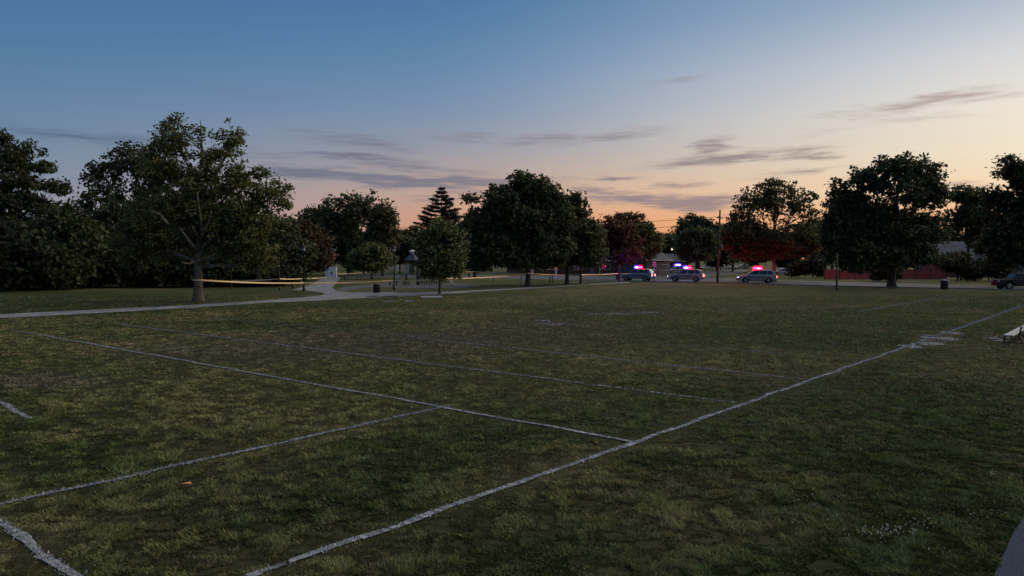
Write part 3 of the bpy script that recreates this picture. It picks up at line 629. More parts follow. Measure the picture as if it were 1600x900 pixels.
tree('ash_tree', 'spreading open topped tree over the third police car, trunk behind the car', 'tree', (1209, 439.8), [(1180, 310, 30, 20, .42), (1215, 296, 36, 18, .42), (1250, 312, 26, 20, .42), (1160, 335, 20, 18, .45), (1215, 325, 44, 20, .42), (1270, 340, 18, 20, .55), (1175, 365, 40, 24, .9), (1225, 370, 50, 26, .9), (1265, 372, 28, 24, .9), (1200, 391, 62, 16, .95), (1250, 393, 34, 12, .8), (1150, 385, 18, 18, .7)], L['olive'], r0=.26, ncl=1050, per=17, leaf=.36, cr=.46, seed=52, fork=2.6, twigs=9)
tree('oak_tree', 'massive dark oak right of centre whose trunk stands at the road edge', 'tree', (1393, 449), [(1400, 262, 44, 22, .62), (1360, 278, 34, 22, .62), (1442, 275, 34, 24, .62), (1330, 318, 36, 30, .9), (1395, 300, 50, 28, .7), (1462, 308, 24, 20, .55), (1310, 292, 16, 14, .45), (1320, 360, 42, 34), (1380, 350, 60, 40), (1445, 345, 40, 22, .6), (1422, 370, 46, 24, .9), (1340, 398, 52, 26), (1400, 400, 70, 22), (1466, 366, 20, 12, .6), (1300, 345, 16, 26, .6)], L['dark'], r0=.42, ncl=2000, per=17, leaf=.36, cr=.45, seed=53, fork=2.6)
tree('dark_tree', 'mid height dark tree between the massive oak and the tree on the right edge', 'tree', (1512, 440), [(1500, 305, 26, 18, .5), (1530, 312, 22, 18, .5), (1515, 335, 30, 20, .55), (1495, 345, 22, 22, .6), (1540, 350, 30, 24, .7), (1540, 372, 30, 16)], L['dark'], r0=.25, ncl=560, per=16, leaf=.42, cr=.5, seed=54, Y=118, twigs=8)
tree('oak_tree', 'tall dark tree cut by the right edge of the photo', 'tree', (1625, 448), [(1590, 262, 24, 22, .7), (1565, 310, 24, 24, .7), (1610, 285, 36, 34), (1575, 350, 36, 32), (1620, 340, 50, 50), (1580, 390, 46, 24), (1630, 400, 60, 24), (1548, 330, 12, 16, .5), (1545, 385, 18, 20, .7)], L['dark'], r0=.4, ncl=1300, per=17, leaf=.38, cr=.5, seed=55)
tree('yard_bush', 'yellowish bush in the house yard above the right rubbish bin', 'bush', (1496, 440), [(1495, 405, 24, 12), (1480, 412, 18, 12), (1510, 414, 20, 12)], L['olive'], r0=.1, ncl=300, per=17, leaf=.32, cr=.45, seed=56, Y=112, fork=1)
tree('yard_bush', 'dark bush hiding the middle of the red lit fence', 'bush', (1384, 440), [(1384, 424, 16, 12), (1372, 430, 12, 8), (1400, 428, 10, 9)], L['black'], r0=.06, ncl=150, per=16, leaf=.3, cr=.4, seed=57, Y=108, fork=.4)
tree('yard_bush', 'dark bush between the third police car and the red lit fence', 'bush', (1270, 436), [(1268, 415, 22, 16), (1245, 420, 14, 12), (1282, 424, 8, 10)], L['black'], r0=.06, ncl=220, per=16, leaf=.36, cr=.45, seed=58, Y=128, fork=.5)
tree('yard_bush', 'dark bush at the right end of the fence left of the black car', 'bush', (1525, 442), [(1520, 425, 26, 14), (1545, 418, 22, 14), (1560, 424, 18, 12)], L['black'], r0=.06, ncl=260, per=16, leaf=.36, cr=.45, seed=59, Y=110, fork=.5)
# woods farther off: three built, the rest copies with their own size and turn
protos = []
for i, (lm, hh_) in enumerate((('dark', 13), ('mid', 12), ('black', 11))):
    Yb_ = 200; s = F / Yb_; x0 = 800
    lob = [(x0, 405 - (hh_ - 3.2 - 2.4) * s, 14, 14), (x0 - 14, 405 - (hh_ - 6.5) * s, 14, 14), (x0 + 14, 405 - (hh_ - 6.8) * s, 15, 14), (x0, 405 - (hh_ - 8.6) * s, 26, 15), (x0 + 4, 405 - (hh_ - 11) * s, 26, 12)]
    protos.append(tree('background_tree', 'x', 'tree', (x0, 420), lob, L[lm], r0=.3, ncl=330, per=14, leaf=.72, cr=.8, seed=70 + i, Y=Yb_, twigs=2, fork=2))
bgpos = [(20, 150, 1.0), (90, 158, 1.05), (170, 150, 1.1), (250, 160, 1.1), (330, 155, 1.05), (410, 160, 1.0), (452, 150, .92), (500, 185, .95), (560, 210, 1.0), (625, 165, .72), (645, 190, .95), (668, 160, .72), (715, 180, .95), (760, 210, 1.1), (800, 185, .9), (850, 200, .95), (900, 190, 1.1), (935, 170, .85), (965, 195, 1.0), (1010, 200, .95),
         (1034, 210, .98), (1050, 225, .92), (1066, 235, .82), (1120, 210, .9), (1145, 200, 1.1), (1180, 185, .9), (1225, 190, .9), (1270, 180, 1.05), (1300, 165, 1.05), (1345, 180, 1.0), (1420, 185, 1.0), (1470, 175, .95), (1520, 180, .95), (1560, 170, 1.0), (1600, 165, 1.1), (1050, 320, .9), (1090, 330, 1.0), (1140, 320, 1.0)]
land = {20: 'left edge feathery tree', 90: 'gap right of the feathery tree', 170: 'oak left of the sycamore', 250: 'left half of the sycamore', 330: 'right half of the sycamore', 410: 'right limbs of the sycamore', 452: 'reddish tree, to its left', 500: 'red and cream signal head', 560: 'light rounded bush', 625: 'second lamp post, slightly right of it', 645: 'playground tower roof', 668: 'pine, left side', 715: 'pine, right side', 760: 'left flank of the tall oak', 800: 'trunk of the tall oak, left of it', 850: 'trunk of the tall oak, right of it', 900: 'linden crown', 935: 'right edge of the linden', 965: 'rust red tree', 1010: 'pale olive tree'}
for i, (x, Yd, sc) in enumerate(bgpos):
    src = protos[i % 3]; o = src if i < 3 else src.copy()
    if i >= 3:
        col.objects.link(o)
        for c_ in kids(src):
            d_ = c_.copy(); d_.parent = o; col.objects.link(d_)
    o.location = ((x - 800) / F * Yd, Yd, 0); o.rotation_euler = (0, 0, random.random() * 6.28); o.scale = (sc * random.uniform(.95, 1.15), sc, sc * random.uniform(.92, 1.05))
    o['group'] = 'trees of the far wood line'
    nm_ = land.get(x)
    if nm_: o['label'] = 'distant dark tree behind the %s' % nm_
    elif Yd > 300: o['label'] = 'very distant dark tree beyond the parking area, %s of the three' % {1050: 'leftmost', 1090: 'middle', 1140: 'rightmost'}[x]
    else: o['label'] = 'distant dark tree behind the %s' % {1034: 'stop sign', 1050: 'lit street lamp', 1066: 'second police car', 1120: 'utility pole', 1145: 'left flank of the open topped ash', 1180: 'third police car', 1225: 'trunk of the open topped ash', 1270: 'right flank of the open topped ash', 1300: 'left end of the red lit fence', 1345: 'slim wooden post in the field', 1420: 'house with the lit window', 1470: 'blue grey house roof', 1520: 'yellowish yard bush', 1560: 'black car front', 1600: 'tall tree on the right edge'}[x]
# young tree under the sycamore
tree('sapling', 'thin sapling on the lawn right of the sycamore trunk', 'tree', (362, 452), [(362, 416, 8, 8), (365, 408, 7, 7)], L['syc'], r0=.05, ncl=50, per=16, leaf=.22, cr=.25, seed=61, fork=1.9)

# ------------------------------------------------------------------ vehicles (nose towards -x)
def offset(poly, d):
    n = len(poly); out = []
    A = sum(poly[i][0] * poly[(i + 1) % n][1] - poly[(i + 1) % n][0] * poly[i][1] for i in range(n)); sg = 1 if A > 0 else -1
    for i in range(n):
        p0, p1, p2 = Vector(poly[i - 1]), Vector(poly[i]), Vector(poly[(i + 1) % n])
        a = (p1 - p0).normalized(); b = (p2 - p1).normalized(); nn = Vector((-(a.y + b.y), a.x + b.x)) * sg
        if nn.length < 1e-6: nn = Vector((-a.y, a.x)) * sg
        nn.normalize(); out.append((p1.x + nn.x * d, p1.y + nn.y * d))
    return out
def hull(poly, wf, ch=.05):
    """side profile to a closed body, half width wf(z), chamfered edges"""
    mb = MB(); n = len(poly); inn = offset(poly, ch); rings = []
    for sgn in (-1, 1):
        rings.append([(x, sgn * wf(z), z) for x, z in inn]); rings.append([(x, sgn * (wf(z) - ch), z) for x, z in poly])
    vs = sum((rings[k] for k in (0, 1, 3, 2)), []); fs = [tuple(range(n)), tuple(range(4 * n - 1, 3 * n - 1, -1))]
    for k in range(3):
        for i in range(n): fs.append((k * n + i, k * n + (i + 1) % n, (k + 1) * n + (i + 1) % n, (k + 1) * n + i))
    mb.add(vs, fs); return mb
def arch(cx, r, z): return [(cx + r * cos(a), z + r * sin(a)) for a in [pi * k / 8 for k in range(9)]]
def vehicle(name, label, cat, loc, rz, paint, kind='suv', police=None, fence_fill=False, lit=True, detail=True, group=None):
    rt = thing(name, label, cat, loc, rz, group)
    if kind == 'suv':
        fx, rx, wr = -1.5, 1.42, .38
        low = [(-2.42, .34), (-2.47, .6), (-2.42, .9), (-2.28, 1.02), (-1.15, 1.13), (2.3, 1.16), (2.43, 1.05), (2.46, .62), (2.40, .36)]
        cab = [(-1.3, 1.10), (-.5, 1.68), (-.2, 1.76), (.6, 1.79), (1.6, 1.76), (2.05, 1.66), (2.36, 1.12)]
        wins = [[(-.98, 1.2), (-.45, 1.62), (.22, 1.66), (.22, 1.2)], [(.32, 1.2), (.32, 1.66), (1.18, 1.66), (1.25, 1.2)], [(1.36, 1.2), (1.29, 1.65), (1.78, 1.6), (2.02, 1.2)]]
        ws = ((-1.3, 1.13), (-.5, 1.67)); rw = ((2.36, 1.15), (2.07, 1.62)); roofz = 1.79
    elif kind == 'sedan':
        fx, rx, wr = -1.4, 1.35, .32
        low = [(-2.25, .3), (-2.3, .52), (-2.22, .72), (-2.05, .8), (-.95, .92), (1.55, .97), (2.2, .95), (2.3, .8), (2.3, .5), (2.22, .32)]
        cab = [(-1.0, .9), (-.2, 1.38), (.2, 1.44), (.8, 1.42), (1.2, 1.34), (1.85, .95)]
        wins = [[(-.68, .98), (-.15, 1.32), (.28, 1.36), (.28, .98)], [(.36, .98), (.36, 1.36), (.95, 1.33), (1.4, .98)]]
        ws = ((-1.0, .93), (-.2, 1.37)); rw = ((1.85, .98), (1.22, 1.33)); roofz = 1.44
    else:   # boxy off-roader
        fx, rx, wr = -1.42, 1.4, .4
        low = [(-2.3, .42), (-2.36, .62), (-2.34, 1.0), (-2.25, 1.1), (-.9, 1.15), (2.25, 1.16), (2.34, 1.0), (2.36, .6), (2.3, .42)]
        cab = [(-1.0, 1.12), (-.58, 1.68), (-.4, 1.74), (2.0, 1.76), (2.18, 1.7), (2.3, 1.13)]
        wins = [[(-.72, 1.2), (-.4, 1.62), (.3, 1.64), (.3, 1.2)], [(.4, 1.2), (.4, 1.64), (1.25, 1.64), (1.25, 1.2)], [(1.35, 1.2), (1.35, 1.64), (2.0, 1.62), (2.1, 1.2)]]
        ws = ((-.98, 1.16), (-.58, 1.67)); rw = ((2.29, 1.17), (2.19, 1.65)); roofz = 1.76
    bot = low[0][1] - .02
    poly = low + arch(rx, wr + .07, bot) + arch(fx, wr + .07, bot)
    hull(poly, lambda z: .95 - .05 * max(0, z - .7) - .06 * max(0, .5 - z), .06).build('body', paint, rt)
    zb = cab[0][1]; wc = lambda z: .90 - (z - zb) * .26
    hull(cab, wc, .04).build('cabin', paint, rt)
    for pl in wins:
        for sgn in (-1, 1):
            mb = MB(); n = len(pl)
            vs = [(x, sgn * (wc(z) + .010), z) for x, z in pl] + [(x, sgn * (wc(z) - .03), z) for x, z in pl]
            mb.add(vs, [tuple(range(n)), tuple(range(2 * n - 1, n - 1, -1))] + [(i, (i + 1) % n, (i + 1) % n + n, i + n) for i in range(n)])
            mb.build('side_window', M['glass'], rt)
    for nm_, (p, q), dx in (('windscreen', ws, -.012), ('rear_window', rw, .012)):
        p2 = (p[0] * .86 + q[0] * .14, p[1] * .86 + q[1] * .14); q2 = (p[0] * .08 + q[0] * .92, p[1] * .08 + q[1] * .92)
        mb = MB(); w1, w2 = wc(p2[1]) - .09, wc(q2[1]) - .09
        f4 = [(p2[0] + dx, -w1, p2[1] + .012), (p2[0] + dx, w1, p2[1] + .012), (q2[0] + dx, w2, q2[1] + .012), (q2[0] + dx, -w2, q2[1] + .012)]
        mb.add(f4 + [(x - dx * 3, y, z - .03) for x, y, z in f4], [(0, 1, 2, 3), (7, 6, 5, 4), (0, 4, 5, 1), (1, 5, 6, 2), (2, 6, 7, 3), (3, 7, 4, 0)]).build(nm_, M['glass'], rt)
    for x in (fx, rx):
        for sgn in (-1, 1):
            def wheel(prof):
                mb = MB(); return mb.tube([(x, sgn * (.72 + yy), wr) for yy, r in prof], [r for yy, r in prof], 18)
            ty = wheel([(0, wr * .8), (.02, wr), (.2, wr), (.225, wr * .86), (.225, wr * .6)]).build('tyre', M['rubber'])
            wl = wheel([(.12, wr * .58), (.222, wr * .62), (.232, wr * .5), (.236, wr * .18)]).build('wheel', M['rim'], rt)
            ty.parent = wl
    f0, r0_ = low[0][0], low[-1][0]; zl = low[2][1] - .12
    for sgn in (-1, 1):
        MB().box((low[2][0] + .0, sgn * .70, zl), (.14, .34, .15)).build('headlight', M['head'] if lit else M['head_off'], rt)
        MB().box((r0_ + .03, sgn * .78, zl + .08), (.13, .2, .22)).build('tail_light', M['tail'] if lit else M['red_paint'], rt)
        mb = MB(); mb.box((-1.0 if kind != 'sedan' else -.7, sgn * 1.0, zb + .12), (.12, .2, .14)); mb.build('wing_mirror', M['plastic'], rt)
        if detail:
            for hx in ((-.05, .95) if kind != 'sedan' else (.1, .9)): MB().box((hx, sgn * (.945), zb - .14), (.16, .03, .03)).build('door_handle', M['plastic'], rt)
            mb = MB(); mb.box((-.03, sgn * .952, .42), (2.0, .03, .1)); mb.build('sill', M['plastic'], rt)
    MB().box((f0 - .06, 0, .48), (.12, 1.6, .2)).build('front_bumper', M['plastic'], rt)
    MB().box((r0_ + .04, 0, .48), (.14, 1.6, .2)).build('rear_bumper', M['plastic'], rt)
    MB().box((low[2][0] - .03, 0, zl), (.07, .95, .2)).build('grille', M['plastic'], rt)
    MB().box((r0_ + .07, 0, .82), (.03, .5, .12)).build('number_plate', M['white'], rt)
    if police:
        for sgn in (-1, 1):
            mb = MB(); mb.box((-.1, sgn * .942, .80), (2.1, .03, .13)); mb.build('livery_stripe', M['stripe'], rt)
        mb = MB()
        for sgn in (-1, 1): mb.tube([(f0 - .14, sgn * .35, .4), (f0 - .18, sgn * .35, .95)], .03, 6)
        mb.tube([(f0 - .17, -.35, .92), (f0 - .17, .35, .92)], .03, 6); mb.tube([(f0 - .15, -.35, .6), (f0 - .15, .35, .6)], .03, 6); mb.build('push_bar', M['black'], rt)
        ba = MB().box((.15, 0, roofz + .04), (.7, 1.2, .05)).build('light_bar', M['black'], rt)
        for xo, m_ in ((-.06, police[0]), (.36, police[1])):
            mb = MB(); pf = [(-.56, .01), (-.54, .06), (-.45, .1), (.45, .1), (.54, .06), (.56, .01)]
            mb.tube([(xo, y, roofz + .2) for y, r in pf], [r for y, r in pf], 12)
            mb.v = [(xo + (x - xo) * 2.6, y, z) for x, y, z in mb.v]
            bc_ = mb.build('beacon', M[m_], ba, True)
        for xo, m_ in ((-.15, police[0]), (.45, police[1])):  # domes enlarged and self-lit to suggest the halo round the beacons
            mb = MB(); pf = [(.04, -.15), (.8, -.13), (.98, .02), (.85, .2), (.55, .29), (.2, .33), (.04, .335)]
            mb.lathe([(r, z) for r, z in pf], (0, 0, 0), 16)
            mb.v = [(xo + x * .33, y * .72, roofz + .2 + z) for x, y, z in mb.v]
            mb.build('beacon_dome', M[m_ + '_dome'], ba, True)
        MB().box((.15, 0, roofz + .55), (1.25, 1.5, .02)).build('beacon_baffle', M['plastic'], ba)  # plate added to keep beacon light off the crowns above
        if fence_fill:      # added red strip that lights the fence, plates above and below narrow its beam
            MB().box((.15, .66, roofz + .20), (.9, .05, .05)).build('fence_fill_strip', M['fence_fill_lit'], ba)
            mb = MB(); mb.box((.15, .80, roofz + .245), (1.0, .36, .02)); mb.build('hood', M['black'], ba)
            mb = MB(); mb.box((.15, .80, roofz + .155), (1.0, .36, .02)); mb.build('hood', M['black'], ba)
    return rt
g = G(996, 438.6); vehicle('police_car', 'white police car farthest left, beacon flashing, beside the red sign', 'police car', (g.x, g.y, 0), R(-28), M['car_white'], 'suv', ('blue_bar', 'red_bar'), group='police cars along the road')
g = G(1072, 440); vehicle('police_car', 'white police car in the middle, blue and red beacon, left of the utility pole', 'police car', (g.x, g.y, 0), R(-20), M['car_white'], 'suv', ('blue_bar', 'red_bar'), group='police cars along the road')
g = G(1182, 442.2); vehicle('police_car', 'white police car farthest right with all red beacon, in front of the ash trunk', 'police car', (g.x, g.y, 0), R(-10), M['car_white'], 'suv', ('red_bar', 'red_bar'), fence_fill=True, group='police cars along the road')
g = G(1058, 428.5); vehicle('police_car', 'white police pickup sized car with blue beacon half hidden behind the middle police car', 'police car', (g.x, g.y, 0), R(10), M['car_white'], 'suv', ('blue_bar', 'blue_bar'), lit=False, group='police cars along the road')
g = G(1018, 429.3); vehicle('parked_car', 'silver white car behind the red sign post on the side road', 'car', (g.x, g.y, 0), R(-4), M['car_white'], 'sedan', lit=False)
g = P(1596, 452, 80); vehicle('off_roader', 'black boxy off road car entering at the right edge on the road', 'car', (P(1597, 452.5, 79).x, 79.5, 0), R(-6), M['car_black'], 'box', lit=False)
for i, (x, Yd, a, pm_, kd, lab) in enumerate(((1105, 225, 20, 'car_white', 'sedan', 'white car parked far off just left of the utility pole'), (1131, 230, 15, 'car_white', 'sedan', 'pale car parked far off just right of the utility pole'), (1158, 235, 10, 'car_grey', 'sedan', 'grey car parked far off left of the right police car beacon'),
                                           (1221, 150, 5, 'car_white', 'sedan', 'white car parked under trees just right of the right police car'), (1241, 152, 0, 'car_black', 'suv', 'black car parked under trees left of the dark bush'))):
    vehicle('parked_car', lab, 'car', ((x - 800) / F * Yd, Yd, 0), R(a), M[pm_], kd, lit=False, detail=False, group='cars parked in the background')

# ------------------------------------------------------------------ street furniture
def lamp_post(label, x, y, ytop, lit=False):
    g = G(x, y); h = P(x, ytop, g.y).z; rt = thing('lamp_post', label, 'lamp post', (g.x, g.y, 0), 0, 'park lamp posts')
    MB().lathe([(.19, 0), (.19, .1), (.14, .22), (.12, .5), (.075, .65)], n=12).build('base', M['black'], rt, True)
    MB().lathe([(.07, .6), (.055, h - .75), (.07, h - .7)], n=10).build('post', M['black'], rt, True)
    MB().lathe([(.08, h - .7), (.15, h - .66), (.16, h - .6)], n=12).build('collar', M['black'], rt, True)
    MB().lathe([(.13, h - .6), (.19, h - .45), (.18, h - .28)], n=12).build('lantern_glass', M['lamp_glass'], rt, True)
    cp = MB().lathe([(.27, h - .29), (.25, h - .2), (.12, h - .08), (.03, h)], n=14).build('lantern_cap', M['black'], rt, True)
    mb = MB()
    for k in range(4): mb.tube([(.16 * cos(k * pi / 2), .16 * sin(k * pi / 2), h - .6), (.2 * cos(k * pi / 2), .2 * sin(k * pi / 2), h - .28)], .012, 5)
    mb.build('cage', M['black'], cp)
lamp_post('tall black park lamp post beside the white pillar, left of the painted box', 475, 455, 383)
lamp_post('tall black park lamp post at the left end of the playground', 616, 453, 384)
def post(name, label, cat, x, y, ytop, r, m, cap=False, base=0, group=None, lean=0):
    g = G(x, y); h = P(x, ytop, g.y).z; rt = thing(name, label, cat, (g.x, g.y, 0), 0, group)
    MB().tube([(0, 0, -.05), (lean * .5, 0, h * .5), (lean, 0, h)], [r, r * .95, r * .88], 9).build('shaft', M[m], rt, True)
    if base: MB().lathe([(base, 0), (base, .12), (r, .3)], n=10).build('base', M[m], rt, True)
    else: MB().lathe([(r * .9, h - .03), (r * .92, h + .02), (r * .3, h + .05)], (lean, 0, 0), 9).build('cap', M[m], rt, True)
    return rt
post('tape_post', 'slim black post on the lawn carrying the rear tape, left of the lamp post', 'post', 437, 453, 424, .045, 'black', base=.13)
post('tape_post', 'slim pale post on the grass carrying tape left of the tall oak', 'post', 771, 441, 414, .07, 'alu')
post('tape_post', 'stout whitish post in front of the tall oak where the near tape ends', 'post', 815, 445.5, 429, .14, 'white')
post('wooden_post', 'brown wooden post right of the linden trunk with tape passing it', 'post', 907.5, 443.5, 405, .15, 'wood')
post('wooden_post', 'dark wooden post left of the first police car', 'post', 967.5, 439.8, 413, .12, 'wood')
post('wooden_post', 'short dark wooden post left of the linden trunk, left one of the close pair', 'post', 859.5, 442, 428, .08, 'wood')
post('wooden_post', 'short dark wooden post left of the linden trunk, right one of the close pair', 'post', 863.2, 442, 428, .07, 'wood')
post('wooden_post', 'slim dark wooden post standing in the grass in front of the red lit fence', 'post', 1307, 454.5, 396, .09, 'wood')
post('wooden_post', 'grey blue post in front of the brown house right of the linden', 'post', 937, 432, 413, .1, 'steel')
# utility pole with crossarm, insulators and cables
g = G(1121, 441.6); hp = P(1124, 328, g.y).z; rt = thing('utility_pole', 'tall wooden utility pole with crossarm between the middle and right police cars', 'pole', (g.x, g.y, 0))
MB().tube([(0, 0, -.1), (.12, 0, hp * .5), (.25, 0, hp)], [.17, .14, .11], 10).build('pole', M['wood'], rt, True)
MB().box((.22, 0, hp - 1.1), (1.9, .1, .11), R(50)).build('crossarm', M['wood'], rt)
for k in (-.8, -.35, .35, .8):
    MB().lathe([(.05, 0), (.06, .08), (.03, .16)], (.22 + k * cos(R(50)), k * sin(R(50)), hp - 1.045), 8).build('insulator', M['grey'], rt, True)
MB().lathe([(.16, 0), (.18, .1), (.18, .6), (.1, .66)], (.36, -.12, hp - 5.3), 10).build('transformer', M['grey'], rt, True)
pole_top = Vector((g.x + .22, g.y, hp - .9))
def cable(label, a, b, sag, r=.018, n=14):
    pts = []
    for k in range(n + 1):
        f_ = k / n; p = a.lerp(b, f_); p.z -= sag * 4 * f_ * (1 - f_); pts.append(p)
    o = MB().tube(pts, r, 5).build('cable', M['wire']); tag(o, label, 'cable', 'overhead cables')
cable('upper overhead cable crossing the orange sky left of the utility pole', pole_top, P(640, 352, 150), .8, .028)
cable('lower overhead cable crossing the orange sky left of the utility pole', pole_top + Vector((0, 0, -.8)), P(640, 368, 150), .8, .028)
cable('overhead cable in front of the round headed tree, low on the utility pole', pole_top + Vector((0, 0, -3.6)), P(880, 380, 130), .4, .03)
cable('overhead cable leading right from the utility pole into the ash', pole_top + Vector((0, 0, -3.5)), P(1500, 384, 95), .6, .02)
cable('faint overhead cable in front of the large round tree left of the pine', P(465, 351, 128), P(720, 355, 128), .2, .022)
# lit street lamp far off
Yl = 165; b = P(1050, 390, Yl); rt = thing('street_lamp', 'lit street lamp glowing warm among dark trees above the middle police car', 'street lamp', (b.x + 1.6, Yl, 0))
MB().tube([(0, 0, 0), (0, 0, b.z + .1), (-.5, 0, b.z + .5), (-1.5, 0, b.z + .35)], [.12, .08, .05, .045], 8).build('pole', M['grey'], rt, True)
MB().box((-1.6, 0, b.z + .3), (.7, .3, .14)).build('lamp_head', M['grey'], rt)
MB().lathe([(.04, -.12), (.12, -.07), (.17, .02), (.16, .2)], (-1.6, 0, b.z), 12).build('lamp_lens', M['lamp_lit'], rt, True)
# red sign by the first police car
g = G(1021.5, 440.4); zc = P(1022, 413, g.y).z; rt = thing('road_sign', 'red eight sided road sign on dark post right of the first police car', 'sign', (g.x, g.y, 0), R(40))
MB().tube([(0, 0, -.05), (0, 0, zc + .3)], .05, 8).build('post', M['wood'], rt)
oc = [(.42 * cos(pi / 8 + k * pi / 4), zc + .42 * sin(pi / 8 + k * pi / 4)) for k in range(8)]
MB().prism(oc, -.075, -.055).build('sign_plate', M['red_paint'], rt)
mb = MB(); oi = [(.39 * cos(pi / 8 + k * pi / 4), zc + .39 * sin(pi / 8 + k * pi / 4)) for k in range(8)]
oj = [(.36 * cos(pi / 8 + k * pi / 4), zc + .36 * sin(pi / 8 + k * pi / 4)) for k in range(8)]
vs = [(x, -.079, z) for x, z in oi] + [(x, -.079, z) for x, z in oj]
mb.add(vs, [(k, (k + 1) % 8, 8 + (k + 1) % 8, 8 + k) for k in range(8)]).build('sign_border', M['frame'], rt)
MB().box((0, -.066, zc - .7), (.3, .02, .2)).build('lower_plate', M['frame'], rt)
# bins
def litter_bin(label, x, y, ytop, w, liner=False):
    g = G(x, y); h = P(x, ytop, g.y).z; rt = thing('litter_bin', label, 'bin', (g.x, g.y, 0), 0, 'litter bins')
    MB().lathe([(w * .82, 0), (w * .95, .06), (w, h * .8), (w * .9, h * .82)], n=18).build('drum', M['black'], rt, True)
    mb = MB()
    for k in range(18): mb.box((w * 1.0 * cos(k * pi / 9), w * 1.0 * sin(k * pi / 9), h * .42), (.03, .06, h * .7), k * pi / 9)
    mb.build('slats', M['black'], rt)
    MB().lathe([(w * 1.04, h * .8), (w * 1.06, h * .86), (w * .8, h * .96), (w * .3, h)], n=18).build('lid', M['black'], rt, True)
    if liner:
        for q, (sx_, zz) in enumerate(((-.55, .86), (.62, .78))): MB().lathe([(.05, 0), (.14, .06), (.12, .14), (.03, .2)], (w * sx_, -w * .85, h * zz), 8).build('bin_liner', M['bag'], rt, True)
litter_bin('black litter bin on the path left of the playground lamp', 589, 457.5, 443, .33)
litter_bin('black litter bin with pale liner by the road near the right edge', 1475.5, 452, 437, .36, True)
# white pillar and painted box
g = G(472, 442); rt = thing('pillar', 'tall narrow white pillar just left of the tall lamp post', 'pillar', (g.x - .05, g.y, 0), R(12)); h = P(472, 417, g.y).z
MB().box((0, 0, h / 2), (.46, .4, h)).build('shaft', M['white'], rt); MB().box((0, 0, h + .03), (.52, .46, .06)).build('cap', M['white'], rt)
g = G(517.5, 433.5); h = P(517, 417, g.y).z; w = 17 / F * g.y; rt = thing('utility_cabinet', 'white and pale blue painted cabinet at the end of the branching path', 'cabinet', (g.x, g.y, 0), R(4))
MB().box((0, 0, h / 2), (w, .8, h)).build('cabinet_body', M['white'], rt)
MB().box((-w * .12, -.41, h * .5), (w * .68, .02, h * .8)).build('painted_panel', M['blue_paint'], rt)
MB().box((w * .06, -.425, h * .42), (w * .1, .02, h * .3)).build('latch_plate', M['black'], rt)
MB().box((0, 0, h + .03), (w + .08, .88, .06)).build('cabinet_lid', M['white'], rt)
# red and cream signal head on a post behind the cabinet
Ys = 138; b = P(522, 432, Ys); zt = P(522, 389, Ys).z; zc = P(522, 399, Ys).z; rt = thing('signal_post', 'post with red and cream lantern head above the painted cabinet', 'signal', (b.x, Ys, 0))
MB().tube([(0, 0, -.05), (0, 0, zc - .4)], .11, 8).build('post', M['wood'], rt)
MB().box((0, 0, zc), (.55, .4, 1.5)).build('housing', M['red_paint'], rt)
MB().box((.16, -.21, zc - .15), (.26, .03, .8)).build('cream_panel', M['cream'], rt)
MB().lathe([(.5, zc + .75), (.55, zc + .85), (.25, zt)], n=12).build('hood', M['grey'], rt, True)
# white double boards near the far road
def boards(label, x, y, ytop, w, n, m='white', group='white boards near the playground'):
    g = G(x, y); s = F / g.y; h = P(x, ytop, g.y).z; rt = thing('notice_board', label, 'board', (g.x, g.y, 0), 0, group)
    for k in range(n):
        xo = (k - (n - 1) / 2) * w / s
        MB().box((xo, -.06, h * .73), (w / s * .8, .06, h * .54)).build('board', M[m], rt)
    MB().tube([(0, 0, -.05), (0, 0, h)], .07, 8).build('post', M['steel'], rt)
boards('white double board on one post above the far road, left of the bush trunk', 574.5, 430.5, 415.5, 3.6, 2)
boards('small cream board below the light rounded bush, right of the white double board', 601, 428, 417, 3.4, 1, 'cream')
boards('wide white board pair just behind the playground lamp post', 618, 431, 413.5, 6, 2)
boards('white board with dark marks standing right of the tall oak trunk', 832, 432.5, 420.5, 5.2, 1)
g = G(832, 432.5); s = F / g.y
rt = [o for o in bpy.data.objects if o.get('label', '').startswith('white board with dark marks')][0]
for zz in (1.05, 1.4): MB().box((.02, -.1, zz - .1), (.28, .02, .16)).build('dark_mark', M['black'], rt)
boards('pale board half hidden by the leaves right of the play area tree', 708, 432, 423, 4, 1, 'grey')
g = G(868.5, 433); zt = P(868, 417, g.y).z; rt = thing('warning_sign', 'orange round warning sign on white post between the oak and linden trunks', 'sign', (g.x, g.y, 0))
MB().tube([(0, 0, -.05), (0, 0, zt - .4)], .12, 8).build('post', M['white'], rt)
MB().tube([(0, -.06, zt - .35), (0, .02, zt - .35)], .36, 16).build('disc', M['orange'], rt)
MB().box((.04, -.07, zt - .4), (.2, .02, .3)).build('disc_mark', M['cream'], rt)
# small dark wooden stumps and bollards along the far road
for i, (x, y, yt, lab) in enumerate(((580.5, 437, 426, 'dark bollard below the light rounded bush by the far road'), (539, 437, 429, 'dark squat bollard at the right side of the branching path'), (733, 434.5, 426, 'dark bollard left of the pale tape post, left one'), (743, 434.5, 425, 'dark bollard left of the pale tape post, right one'), (458, 450, 443.5, 'dark low stump on the lawn left of the white pillar'))):
    post('bollard', lab, 'bollard', x, y, yt, .16, 'wood', group='bollards along the far road')
